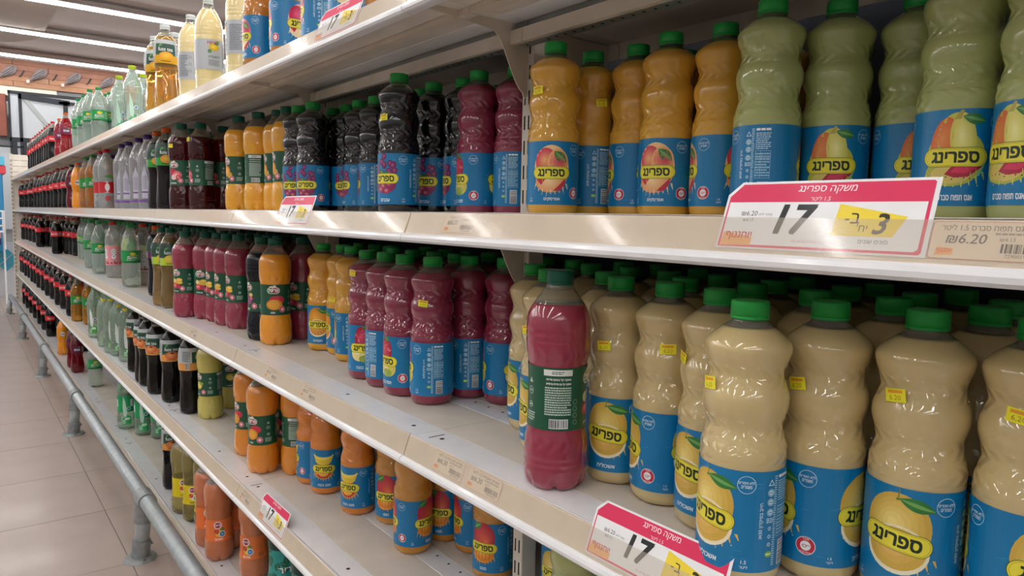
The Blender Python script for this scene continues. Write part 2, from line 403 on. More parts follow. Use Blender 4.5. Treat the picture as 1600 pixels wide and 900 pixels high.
        a.ell(cx+.006, zc-.030, .015, .009, '#98b048', 2.2); a.ell(cx-.014, zc-.012, .010, .008, '#f7efc4', 2.3)
        leaf(a, cx+.006, zc+.046, .020, .005, -.5)
    elif k == 'bananamango':
        for s_, o in ((1, 0), (.9, -.009), (.8, -.017)):
            pts = [(cx+.030*math.cos(t)*s_, zc+.038+o+.016*math.sin(t)*s_) for t in [PI+PI*i/12 for i in range(13)]]+[(cx+.026*math.cos(t)*s_, zc+.038+o+.007*math.sin(t)*s_) for t in [2*PI-PI*i/12 for i in range(13)]]
            a.poly(pts, '#e8c83a' if s_ < 1 else '#f4dc60', 2.0-o*10)
        a.grad(cx, zc-.010, .029, .024, '#d8902c', '#f0c060', 1.6); a.poly([(cx-.02, zc-.022), (cx+.026, zc+.002), (cx+.028, zc-.012), (cx+.01, zc-.031), (cx-.01, zc-.031)], '#c23a2c', 2.4)
        a.ell(cx, zc-.016, .015, .010, '#f4b048', 2.6); splash(a, cx, zc-.031, .028, '#f0a840', 1.4, rnd)
    elif k == 'mango':
        a.grad(cx, zc+.020, .0285, .034, '#b82440', '#e87048', 1.6, steps=6, dx=.6, dy=-.5)
        a.ell(cx, zc-.018, .027, .021, '#e89030', 1.9); a.grad(cx, zc-.016, .024, .018, '#e08424', '#f8be58', 2.2)
        for i in range(-2, 3): a.poly([(cx+.008*i-.0006, zc-.032), (cx+.008*i+.0006, zc-.032), (cx+.009*i+.0006, zc-.004), (cx+.009*i-.0006, zc-.004)], '#c86418', 2.9)
        leaf(a, cx-.014, zc+.044, .028, .008, .6); splash(a, cx, zc-.034, .026, '#f0a840', 1.4, rnd)
NAMES = {'peach': 'אפרסקים', 'pear': 'אגס תפוח סברס', 'lemon': 'אשכולית', 'grape': 'ענבים', 'straw': 'תות בננה', 'orange': 'תפוזים', 'mango': 'מנגו בננה', 'mangob': 'מנגו', 'redapple': 'תפוחים'}
def art_spring(k):
    a = Art(); HALF = PI*.0467; BL = '#0277ae'
    a.rect(-HALF, HALF, .022, .135, BL, 0)
    rnd = random.Random(3)
    for i in range(26):     # faint wave lines printed on the film
        x = rnd.uniform(-HALF+.01, HALF-.02); y = rnd.uniform(.03, .128)
        a.poly([(x, y), (x+.006, y+.0012), (x+.012, y), (x+.006, y+.0018)], '#3a9cc8', .6)
    fk = {'mango': 'bananamango', 'mangob': 'mango'}.get(k, k)
    for cx, B_ in ((0, False), (.0885, True)):
        if cx == .0885: cx = -.112
        fruit(a, fk, cx)
        t = -.10 if k == 'lemon' else 0.0
        a.pill(cx, .079, .0345, .0115, '#2c4a1c', 4.2, t); a.pill(cx, .079, .0338, .0109, '#e9dc3c', 4.4, t)
        a.pill(cx, .079, .0322, .0098, '#6a7420', 4.6, t); a.pill(cx, .079, .0319, .0095, '#eadd3e', 4.8, t)
        a.text(heb('ספרינג'), cx, .0788, w=.048, h=.0122, col='#15301c', l=5.2, bold=.035, rot=t)
        a.text(heb(NAMES[k]), cx+.002, .0315, h=.0062, col='#eef4f6', l=3.2, bold=.02, maxw=.036)
        # no-sweetener roundel
        cu = cx+.0445
        a.ring(cu, .120, .0098, .0005, '#d8edf6', 2.4)
        a.text(heb('ללא חומרים'), cu, .1225, h=.0034, col='#e4f2f8', l=2.6, bold=.01, maxw=.0165); a.text(heb('משמרים'), cu, .1178, h=.0034, col='#e4f2f8', l=2.6, bold=.01, maxw=.011)
        a.text(heb('ליטר'), cx-.040, .0285, h=.003, l=2.2, maxw=.008); a.text('1.5', cx-.040, .033, h=.003, l=2.2)
        if not B_:   # deposit text, icons, table and barcode side
            a.text(heb('חייב בפיקדון 30אג'), cx+.062, .080, h=.0052, col='#e4f2f8', l=2.4, rot=PI/2, bold=.012, maxw=.078)
            x = cx+.0725
            a.poly([(x-.004, .119), (x+.004, .119), (x, .126)], '#d8edf6', 2.2); a.poly([(x-.0026, .1198), (x+.0026, .1198), (x, .1245)], BL, 2.4)
            for zz in (.111, .1005, .089): a.ell(x, zz, .0042, .0042, '#b8dcea', 2.2, n=16); a.ring(x, zz, .0036, .0006, BL, 2.4, n=16); a.rect(x-.002, x+.002, zz-.0004, zz+.0004, BL, 2.5)
            a.lines(x-.0045, x+.0045, .077, .083, '#c8e4f0', 3)
            for zz in (.071, .062, .053): a.ring(x, zz, .0022, .0006, '#d8edf6', 2.2, n=12); a.rect(x-.0003, x+.0003, zz-.001, zz+.001, '#d8edf6', 2.3)
            a.ell(x, .042, .0046, .0034, '#7fbf3c', 2.2, n=16); a.lines(x-.003, x+.003, .0408, .0432, '#ffffff', 1, l=2.5)
            x = cx+.093
            a.lines(x-.010, x+.010, .126, .130, '#ffffff', 1, l=2.4, seg=.003, fill=.8); a.lines(x-.010, x+.010, .100, .124, '#b4d8ea', 9, l=2.2)
            a.ring(x, .0, .0001, .00005, BL, 2.2, n=4)
            for yy in (.098, .088, .074, .060): a.rect(x-.010, x+.010, yy, yy+.0004, '#b4d8ea', 2.2)
            for xx in (x-.010, x-.003, x+.010): a.rect(xx-.0002, xx+.0002, .060, .098, '#b4d8ea', 2.2)
            a.lines(x-.0095, x+.0095, .062, .096, '#9ecbe0', 9, l=2.1, seg=.0016); a.barcode(x-.005, x+.008, .028, .054, horiz=True)
            a.lines(x-.016, x-.012, .028, .13, '#b4d8ea', 40, l=2.2, seg=.0012)
        else:
            cu = cx+.0465
            a.ell(cu, .0435, .0105, .0105, '#eef2f4', 2.2); a.ell(cu, .0435, .0098, .0098, '#c8243c', 2.4); a.ell(cu, .0435, .0056, .0056, '#eef2f4', 2.6)
            a.ell(cu-.001, .0432, .0026, .0018, '#c8243c', 2.8, n=12); a.ell(cu-.001, .0432, .0018, .0011, '#eef2f4', 3.0, n=12); a.rect(cu+.0008, cu+.0048, .0440, .0447, '#c8243c', 2.9)
            a.text(heb('סוכר'), cu, .0512, h=.0022, col='#ffffff', l=2.8); a.text(heb('בכמות גבוהה'), cu, .0358, h=.0020, col='#ffffff', l=2.8, maxw=.012)
    a.text('1.5', .045, .0335, h=.004, l=2.2); a.text(heb('ליטר'), .045, .028, h=.0035, l=2.2)
    # same sugar roundel beside the first fruit
    cu = .0470
    return a
def art_prigat(k):
    a = Art(); HALF = PI*.0428; z0, z1 = .093, .186
    bg = {'yellowapple': '#e6cf20', 'orangelab': '#ee7a3a', 'mint': '#2f9e98'}.get(k, DG)
    if k in ('yellowapple', 'orangelab'): z0, z1 = .075, .150
    if k == 'mint': z0, z1 = .06, .20
    a.rect(-HALF, HALF, z0, z1, bg, 0); H = z1-z0
    if k in ('yellowapple', 'orangelab'):
        for cx in (0, -.134*1.0, .134):
            if abs(cx) > .1: continue
        for cx in (0, .1):
            cx = cx if cx == 0 else -.10
            a.ell(cx-.004, z1-.018, .013, .013, '#f6f0ee', 1.2); a.ell(cx-.004, z1-.018, .010, .010, '#a81c44', 1.4)
            a.text(heb('פריגת'), cx-.004, z1-.018, h=.006, col='#ffffff', l=1.8, maxw=.018, bold=.02)
            a.ell(cx+.002, z0+.028, .014, .013, '#f0c030' if k == 'orangelab' else '#f4e8c0', 1.2); a.ell(cx-.008, z0+.034, .008, .008, '#c83838', 1.4)
            leaf(a, cx+.010, z0+.042, .016, .005, .3, 1.6); a.ell(cx+.010, z0+.025, .0105, .0105, '#e8f4fa', 1.8); a.ell(cx+.010, z0+.025, .0085, .0085, '#2f88c4', 2.0); a.rect(cx+.007, cx+.013, z0+.024, z0+.026, '#ffffff', 2.2)
            a.text(heb('תפוח' if k == 'yellowapple' else 'תפוז גזר'), cx-.002, z0+.0075, h=.006, col='#ffffff' if k == 'orangelab' else '#2a4a1a', l=2, maxw=.026, bold=.02)
            for zz in (.3, .45, .6): a.ring(cx+.045, z0+H*zz, .0045, .0008, '#9a4a20' if k == 'orangelab' else '#8a7a10', 1.5, n=14)
            a.lines(cx+.036, cx+.054, z0+.006, z0+.018, '#9a4a20' if k == 'orangelab' else '#8a7a10', 4)
        return a
    if k == 'mint':
        for i in range(24):
            rnd = random.Random(i); leaf(a, rnd.uniform(-.12, .12), rnd.uniform(z0+.01, z1-.03), .03, .009, rnd.uniform(0, 3), 1+.1*(i % 5), '#1c5a4a', '#3a8a5a')
        a.rect(-HALF, HALF, z1-.03, z1, '#0d3d33', 2.2)
        for cx in (0, -.10): a.text(heb('קריר'), cx, z0+.04, h=.028, col='#f4f8f6', l=3, bold=.03, maxw=.06); a.text(heb('קריר'), cx+.0012, z0+.039, h=.028, col='#10201c', l=2.8, bold=.05, maxw=.062)
        return a
    fr = {'berry': [('#e6b63c', -.002, .044, .012, .009), ('#f0c850', .008, .050, .012, .0065), ('#ecc046', .010, .040, .011, .006), ('#d83a5a', -.012, .028, .013, .010), ('#c42a50', .004, .026, .009, .0085), ('#e8d890', -.016, .046, .008, .008)],
          'orange': [('#c8304a', .004, .046, .022, .013), ('#e89a2c', -.004, .032, .024, .016), ('#f6bc4c', -.004, .033, .018, .012)],
          'mango': [('#c8304a', .006, .050, .018, .012), ('#e89a2c', -.006, .034, .019, .017), ('#f6bc4c', -.006, .034, .013, .012)],
          'apple': [('#b81c40', -.010, .048, .016, .014), ('#e0607a', .006, .038, .018, .016), ('#f4ccd0', -.006, .030, .012, .010), ('#c8284c', .012, .030, .009, .008)],
          'orangey': [('#e88a1c', -.006, .044, .018, .018), ('#f6b040', -.006, .044, .013, .013), ('#d8a838', .010, .030, .011, .010)],
          'grape': [('#8a2a6a', -.006, .046, .011, .010), ('#6a1c54', .008, .040, .011, .010), ('#a84a8a', -.002, .032, .011, .010), ('#d8d060', .006, .052, .008, .006)],
          'lemonade': [('#e0c83a', -.004, .042, .018, .015), ('#f2e47a', -.004, .040, .012, .010), ('#9ab838', .010, .050, .009, .006)]}[k]
    for cx in (0, -.110):
        for i, (c, x, y, rx, ry) in enumerate(fr): a.grad(cx+x, z0+y, rx, ry, c, '#f6dca0' if i % 2 else c, 1.2+.5*i, steps=3)
        if k in ('orange', 'mango'):
            for i in range(-2, 3): a.rect(cx-.004+i*.007-.0004, cx-.004+i*.007+.0004, z0+.020, z0+.045, '#c87a1c', 4.4)
            for i in range(3): a.rect(cx-.022, cx+.014, z0+.025+i*.007, z0+.0258+i*.007, '#c87a1c', 4.4)
        a.pill(cx-.006, z1-.018, .0185, .0098, '#e9e4d4', 4.8); a.ell(cx-.012, z1-.009, .006, .005, '#e9e4d4', 4.8, n=14); a.ell(cx-.003, z1-.006, .005, .0045, '#e9e4d4', 4.8, n=14)
        a.pill(cx-.006, z1-.0182, .0165, .0078, '#2c6a44', 5.0); a.pill(cx+.0, z1-.0182, .0105, .0072, '#a01c48', 5.2)
        a.text(heb('פריגת'), cx-.006, z1-.0182, h=.0088, col='#ffffff', l=5.5, bold=.03, maxw=.028)
        a.text(heb({'berry': 'פסיפלורה', 'orange': 'מנגו', 'mango': 'מנגו', 'apple': 'תפוחים', 'orangey': 'תפוזים', 'grape': 'ענבים', 'lemonade': 'לימונדה'}[k]), cx-.008, z0+.0075, h=.005, l=2, bold=.02, maxw=.026)
        a.ell(cx+.0195, z0+.0175, .0092, .0092, '#f6d8dc', 4.2); a.ell(cx+.0195, z0+.0175, .0085, .0085, '#cf3a58', 4.4); a.ell(cx+.0195, z0+.0175, .0048, .0048, '#f6d8dc', 4.6); a.rect(cx+.0175, cx+.0225, z0+.0172, z0+.018, '#cf3a58', 4.8)
        x = cx+.045
        a.poly([(x-.0045, z1-.026), (x+.0045, z1-.026), (x, z1-.018)], '#b8d0c0', 1.5); a.ring(x, z1-.038, .006, .0008, '#b8d0c0', 1.5, n=16); a.ring(x, z0+.034, .0045, .0008, '#d0e0d4', 1.5, n=16)
        a.lines(x-.003, x+.003, z0+.032, z0+.036, '#d0e0d4', 1); a.lines(x-.010, x+.010, z0+.010, z0+.024, '#b8d0c0', 4)
        a.lines(x-.004, x+.004, z1-.040, z1-.036, '#b8d0c0', 2)
    x = .088   # ingredients panel
    a.rect(x-.018, x+.024, z1-.012, z1-.003, '#dfe6e2', 1.5); a.lines(x-.006, x+.012, z1-.010, z1-.005, '#5a6a62', 2, l=2)
    a.text(heb('משקה קל בטעם פירות'), x+.004, z1-.0175, h=.0042, l=1.8, maxw=.036, bold=.02); a.text(heb('משקה קל עם פירות טרופיים'), x+.004, z1-.024, h=.0042, l=1.8, maxw=.036, bold=.02)
    a.lines(x-.016, x+.023, z0+.022, z1-.028, '#c4d8cc', 12, l=1.6, seg=.0018); a.barcode(x-.008, x+.018, z0+.004, z0+.016)
    for zz in (.012, .022, .032, .042): a.ring(x+.030, z0+zz, .0036, .0006, '#8ab49a', 1.5, n=14)
    return a
def art_fuze(k):
    a = Art(); HALF = PI*.0430; z0, z1 = .178, .268
    low = {'peachtea': '#e8a050', 'mangotea': '#3aa03c', 'lemontea': '#b8d838', 'berrytea': '#6a2458', 'goldtea': '#e8b020'}[k]
    a.rect(-HALF, HALF, z0, z1, '#b9c0c4' if k in ('peachtea', 'goldtea') else '#17382c', 0); a.rect(-HALF, HALF, z0, z0+.030, low, .5)
    for cx in (0, HALF-.0002, -HALF+.0001):
        w_ = .038
        if cx != 0: w_ = .014; 
        c0 = cx if cx == 0 else (cx-w_ if cx > 0 else cx+w_)
        a.rect(c0-w_, c0+w_, z0+.036, z0+.074, '#1c4a38', 1); a.rect(c0-w_, c0+w_, z0+.030, z0+.036, '#2a6448', 1)
    fc = {'peachtea': ('#d8703c', '#f0b070'), 'mangotea': ('#e8a02c', '#f6cc50'), 'lemontea': ('#e8c838', '#f8ec80'), 'berrytea': ('#8a2c60', '#b85a8a'), 'goldtea': ('#f0a818', '#f8d048')}[k]
    a.grad(.002, z0+.026, .027, .017, fc[0], fc[1], 1.6, steps=4)
    if k == 'peachtea': a.ell(.004, z0+.036, .007, .0035, '#5a2418', 2.6)
    leaf(a, -.018, z0+.068, .018, .006, .5, 1.6)
    a.text('fuze tea', 0, z0+.053, w=.052, h=.015, col='#f2f6f4', l=3, bold=.012)
    a.lines(-.018, .018, z0+.005, z0+.010, '#3a2a18', 1, l=3, seg=.003)
    a.lines(.045, .075, z0+.036, z1-.012, '#4a545c', 10, l=2); a.lines(-.075, -.045, z0+.036, z1-.012, '#4a545c', 10, l=2)
    a.barcode(-.062, -.048, z0+.006, z0+.03); a.ring(.058, z0+.018, .005, .0008, '#6a4a20', 2, n=14)
    return a
def art_sprite(k):
    a = Art(); HALF = PI*.0432; z0, z1 = .128, .190
    if k == 'amber' or k == 'mandarin': gr = '#1f8c3a'
    else: gr = '#179a4c'
    a.rect(-HALF, HALF, z0, z1, gr, 0); a.rect(-HALF, HALF, z0, z0+.008, '#0c6a34', .5)
    for cx in (0, -.09):
        a.poly([(cx-.026, z0+.012), (cx+.024, z0+.018), (cx+.028, z0+.040), (cx-.022, z0+.034)], '#dfeee4', 1)
        a.poly([(cx-.024, z0+.014), (cx+.023, z0+.019), (cx+.026, z0+.038), (cx-.020, z0+.032)], '#0f7a38', 1.3)
        a.text('Sprite', cx, z0+.026, w=.042, h=.016, col='#ffffff', l=2, bold=.014, rot=.1); a.grad(cx+.002, z0+.046, .013, .008, '#d8b820', '#f6e84a', 1.6, steps=3)
        leaf(a, cx+.014, z0+.048, .012, .004, .2, 2.4, '#9ccc3a', '#c8e860')
    a.lines(.032, .06, z0+.012, z1-.008, '#b8dcc4', 8, l=2); a.barcode(.066, .078, z0+.012, z1-.01)
    return a
def art_cola(k):
    a = Art(); HALF = PI*.0430; z0, z1 = .155, .202
    a.rect(-HALF, HALF, z0, z1, '#d3202c', 0)
    for cx in (0, -.105): a.text('Coca-Cola', cx, z0+.024, w=.056, h=.019, col='#f8eeee', l=2, bold=.015, shear=.25)
    a.rect(.036, .060, z0+.006, z1-.006, '#1a1214', 1); a.lines(.038, .058, z0+.009, z1-.009, '#d8c8c8', 6, l=2); a.barcode(.064, .075, z0+.008, z1-.008)
    return a
def art_water(k):
    a = Art(); HALF = PI*.0425
    if k == 'purple':
        z0, z1 = .03, .20
        for cx in (0, -.09, .09):
            a.poly([(cx-.030, .05), (cx+.006, .05), (cx-.004, .15), (cx-.016, .195), (cx-.030, .15)], '#c9c6d6', 1)
            a.poly([(cx-.002, .066), (cx+.016, .07), (cx+.012, .16), (cx+.002, .15)], '#e6e6ee', 1.2); a.lines(cx-.026, cx-.002, .09, .15, '#8f8aa4', 14, l=2, seg=.0016)
            a.lines(cx+.001, cx+.011, .1, .145, '#8f8aa4', 10, l=2, seg=.0016); a.rect(cx-.03, cx+.016, .074, .080, '#6a3a88', 1.4); a.ell(cx+.004, .068, .004, .006, '#e6e6ee', 2, n=12)
        a.rect(-HALF, HALF, .034, .043, '#7a4aa0', 1.5)
    elif k in ('mintleaf', 'greenwater', 'greenlab'):
        c = '#2fae68' if k != 'mintleaf' else '#4a9e4a'
        for cx in (0, -.09, .085):
            a.poly([(cx-.022, .03), (cx+.022, .03), (cx+.022, .07), (cx+.006, .085), (cx-.022, .06)], c, 1)
            a.poly([(cx-.014, .08), (cx-.002, .07), (cx+.004, .10), (cx-.004, .16), (cx-.014, .19), (cx-.018, .13)], '#dfe8e4' if k == 'mintleaf' else '#bfe4d0', 1.2)
            a.pill(cx+.004, .062, .012, .006, '#f0f8f2', 1.6); a.text(heb('מים'), cx+.004, .062, h=.006, col='#2a7a3c', l=2)
            a.ring(cx+.012, .12, .009, .0025, '#e8f0f4', 1.5, n=18); a.ell(cx+.012, .12, .005, .005, '#2f6ab0', 1.6, n=14)
            a.lines(cx-.02, cx-.004, .034, .058, '#d8efe0', 6, l=2)
        if k == 'greenlab': a.rect(-HALF, HALF, .10, .19, '#1fa060', .5); a.rect(.02, .035, .13, .17, '#dce8ee', 1); a.rect(-.06, -.045, .13, .17, '#dce8ee', 1)
    elif k == 'redlab':
        a.rect(-.06, .06, .09, .15, '#c8202c', 1); a.pill(0, .12, .012, .03, '#f0e8e8', 1.5); a.rect(-.12, -.075, .09, .15, '#c8202c', 1); a.ell(.0, .06, .010, .014, '#d03040', 1.5); a.ell(.04, .06, .010, .014, '#d03040', 1.5); a.ell(.01, .18, .02, .008, '#5a9a4a', 1)
    else:
        a.rect(-.07, .07, .075, .19, '#e79aa2' if k == 'pink' else '#eadfe0', 1)
        for cx in (0, -.045, .045):
            a.ell(cx, .155, .012, .017, '#eef2f6', 1.5); a.ring(cx, .155, .0085, .002, '#2f4a80', 2, n=18); a.ell(cx, .125, .011, .013, '#eef2f6', 1.6); a.ell(cx, .128, .0035, .0035, '#3a5a90', 2)
            for dx in (-.012, .004, .014): a.ell(cx+dx, .088, .006, .005, '#b81c34', 2, n=12)
            leaf(a, cx+.004, .098, .014, .004, .3, 2.3)
        if k == 'pinkred': a.rect(.02, .06, .04, .08, '#d83c30', 1.5); a.ell(.04, .06, .012, .009, '#f4ece8', 2)
    return a
def art_lemonade(k):
    a = Art(); HALF = PI*.0455; z0, z1 = .085, .185
    a.rect(-HALF, HALF, z0, z1, '#b4b9bf', 0)
    for cx in (0, -.10):
        a.grad(cx, z1-.026, .017, .012, '#d8b018', '#f4dc50', 1.5, steps=4); leaf(a, cx+.010, z1-.012, .02, .006, .6, 2.6); leaf(a, cx-.014, z1-.04, .016, .006, 1.2, 2.6)
        a.text(heb('פריגת'), cx-.006, z1-.012, h=.008, col='#b8204a', l=3, bold=.03); a.text(heb('לימונדה'), cx, z0+.042, h=.009, col='#3a444c', l=2, bold=.02, maxw=.04); a.lines(cx-.018, cx+.018, z0+.012, z0+.032, '#6a747c', 5, l=2)
    a.lines(.03, .075, z0+.01, z1-.012, '#59636c', 16, l=2)
    for zz in (.3, .55, .8): a.ring(.082, z0+.1*zz, .005, .001, '#4a545c', 2, n=14)
    return a
def art_fanta(k):
    a = Art(); HALF = PI*.0415; z0, z1 = .15, .205
    a.rect(-HALF, HALF, z0, z1, '#ee9418' if k == 'fanta' else ('#6a1230' if k == 'redsoda' else '#8a2448'), 0)
    for cx in (0, -.09):
        a.ell(cx, z0+.026, .020, .016, '#f4f0e0' if k == 'fanta' else '#3a2a5a', 1); a.text('FANTA' if k == 'fanta' else heb('ענבים'), cx, z0+.026, w=.034, h=.013, col='#1c3a7a' if k == 'fanta' else '#f0e8f4', l=2, bold=.04)
        leaf(a, cx+.014, z0+.044, .014, .005, .4, 2, '#3a8a2c', '#7ac84a')
    a.lines(.03, .055, z0+.008, z1-.008, '#f6ecd8', 7, l=2)
    return a
ARTS = {'spring': art_spring, 'prigat': art_prigat, 'fuze': art_fuze, 'sprite': art_sprite, 'cola': art_cola, 'water': art_water, 'lemonade': art_lemonade, 'fanta': art_fanta, 'redsoda': art_fanta, 'mint': art_prigat}

# ------------------------------------------------------------------ liquids
def juice(name, col, **kw): return mat('juice_'+name, col, rough=.22, spec=.5, coat=1, coatr=.03, sss=kw.get('sss', .25))
def clearliq(name, col, rough=.04): return mat('clear_'+name, col, rough=rough, trans=.74, ior=1.10, spec=.6, coat=1, coatr=.04)
LIQ = {  # kind: (liquid material, fill height or None, cap colour)
 'peach': ('j', '#dba53a', .284, 'g'), 'pear': ('j', '#a9b070', .286, 'g'), 'lemon': ('j', '#cbb785', .286, 'g'), 'grape': ('j', '#07080d', .284, 'g'),
 'straw': ('j', '#8a2b46', .283, 'g'), 'orange': ('j', '#dda428', .285, 'g'), 'mango': ('j', '#d8801e', .285, 'g'), 'mangob': ('j', '#c4862a', .285, 'g'), 'redapple': ('j', '#c07e2c', .285, 'g'),
 'P.berry': ('j', '#963048', .276, 'd'), 'P.orange': ('j', '#ea9c22', .276, 'd'), 'P.orangey': ('j', '#ecaa20', .276, 'd'), 'P.mango': ('j', '#de8c24', .276, 'd'), 'P.grape': ('j', '#10131c', .276, 'd'),
 'P.apple': ('c', '#6a1218', .272, 'd'), 'P.lemonade': ('j', '#c8bc60', .276, 'd'), 'P.yellowapple': ('c', '#d8c878', .276, 'd'), 'P.orangelab': ('j', '#c9774c', .276, 'd'), 'mint': ('j', '#0f4a3c', .29, 'd'),
 'peachtea': ('j', '#0a0706', .3, 'k'), 'mangotea': ('j', '#180c0c', .28, 'o'), 'lemontea': ('c', '#c8a868', .29, 'd'), 'berrytea': ('j', '#0a0910', .29, 'o'), 'goldtea': ('c', '#e8b048', .285, 'w'),
 'sprite': ('c', '#e2f2e8', None, 'l'), 'amber': ('c', '#f0a838', .27, 'd'), 'mandarin': ('c', '#f0a040', .26, 'G'),
 'cola': ('j', '#0a0606', .268, 'r'), 'purple': ('c', '#fbfbff', None, 'p'), 'redlab': ('c', '#eef4f2', None, 'r'), 'pink': ('c', '#f4f0f0', None, 'r'), 'pinkred': ('c', '#f6f0f0', None, 'R'),
 'mintleaf': ('c', '#d2ecd8', None, 'l'), 'greenwater': ('c', '#e0f4e6', None, 'L'), 'greenlab': ('c', '#c4e8d0', None, 'l'), 'lemonade': ('j', '#e6d49a', .29, 'w'),
 'fanta': ('j', '#f09a18', .28, 'o'), 'redsoda': ('c', '#a0142c', .27, 'k'), 'redsodaorange': ('c', '#c0182c', .27, 'o'),
}
CAPC = {'g': '#23a046', 'd': '#0e5c4a', 'k': '#121214', 'o': '#e2641c', 'w': '#dfe6e8', 'l': '#2f9a52', 'L': '#b8d42c', 'r': '#c01c26', 'R': '#e0402c', 'p': '#4c2a80', 'G': '#2c9c48'}
DESC = {
 'peach': 'amber peach juice bottle', 'pear': 'green pear juice bottle', 'lemon': 'pale grapefruit juice bottle', 'grape': 'near-black grape juice bottle', 'straw': 'maroon strawberry juice bottle',
 'orange': 'yellow orange juice bottle', 'mango': 'orange banana mango juice bottle', 'mangob': 'golden mango juice bottle', 'redapple': 'brown apple juice bottle with red apple label',
 'P.berry': 'berry red juice bottle, dark green label', 'P.orange': 'bright orange mango juice bottle, dark green label', 'P.orangey': 'yellow orange juice bottle, dark green label', 'P.mango': 'orange mango drink bottle, dark green label',
 'P.grape': 'black grape juice bottle, dark green label', 'P.apple': 'clear dark red apple juice bottle, green label', 'P.lemonade': 'pale yellow lemonade bottle, dark green label', 'P.yellowapple': 'apple drink bottle with yellow label',
 'P.orangelab': 'orange drink bottle with orange label', 'mint': 'dark green bottle with teal leaf label', 'peachtea': 'black peach iced tea bottle', 'mangotea': 'dark mango iced tea bottle', 'lemontea': 'lemon iced tea bottle with lime label',
 'berrytea': 'black berry iced tea bottle', 'goldtea': 'golden iced tea bottle with white cap', 'sprite': 'clear lemon-lime soda bottle', 'amber': 'amber soda bottle with green label', 'mandarin': 'orange mandarin soda bottle with green label',
 'cola': 'dark cola bottle with red label', 'purple': 'clear water bottle with purple cap', 'redlab': 'clear water bottle with red label', 'pink': 'clear bottle with pink label', 'pinkred': 'clear bottle with red orange cap',
 'mintleaf': 'clear green-tinted water bottle', 'greenwater': 'clear water bottle with lime cap', 'greenlab': 'clear water bottle with green label', 'lemonade': 'cloudy lemonade bottle with grey label',
 'fanta': 'bright orange soda bottle', 'redsoda': 'dark red soda bottle', 'redsodaorange': 'red soda bottle with orange cap',
}
def chevrons(m):
    """fine raised chevron ribs moulded into the two waists of the bottle, as bump in object space"""
    if m.get('ribbed'): return
    m['ribbed'] = 1; nt = m.node_tree; b = nt.nodes['Principled BSDF']; N = nt.nodes.new; Lk = nt.links.new
    tc = N('ShaderNodeTexCoord'); sp = N('ShaderNodeSeparateXYZ'); Lk(tc.outputs['Object'], sp.inputs[0])
    def M(op, a, b_=None, c_=None):
        n = N('ShaderNodeMath'); n.operation = op
        for i, v in enumerate((a, b_, c_)):
            if v is None: continue
            if isinstance(v, (int, float)): n.inputs[i].default_value = v
            else: Lk(v, n.inputs[i])
        return n.outputs[0]
    th = M('ARCTAN2', sp.outputs[1], sp.outputs[0]); tot = None
    for z0, wd in ((.1765, .0125), (.2345, .0125), (.1500, .010)):
        d = M('ABSOLUTE', M('SUBTRACT', sp.outputs[2], z0))
        ph = M('ADD', M('MULTIPLY', th, 16/(2*PI)), M('MULTIPLY', d, 62))
        rib = M('SUBTRACT', 1.0, M('ABSOLUTE', M('SUBTRACT', M('MULTIPLY', M('FRACT', ph), 2.0), 1.0)))
        edge = M('MINIMUM', 1.0, M('MULTIPLY', M('MAXIMUM', 0.0, M('SUBTRACT', wd, d)), 350))
        h = M('MULTIPLY', rib, edge); tot = h if tot is None else M('ADD', tot, h)
    nz = N('ShaderNodeTexNoise'); nz.inputs['Scale'].default_value = 38; Lk(tc.outputs['Object'], nz.inputs['Vector'])
    tot = M('ADD', tot, M('MULTIPLY', nz.outputs[0], .25))
    bp = N('ShaderNodeBump'); bp.inputs['Strength'].default_value = 1.0; bp.inputs['Distance'].default_value = .0022
    Lk(tot, bp.inputs['Height']); Lk(bp.outputs[0], b.inputs['Coat Normal']); b.inputs['Coat Weight'].default_value = 1; b.inputs['Coat IOR'].default_value = 1.65; b.inputs['Coat Roughness'].default_value = .012; b.inputs['Specular IOR Level'].default_value = .25
_body = {}
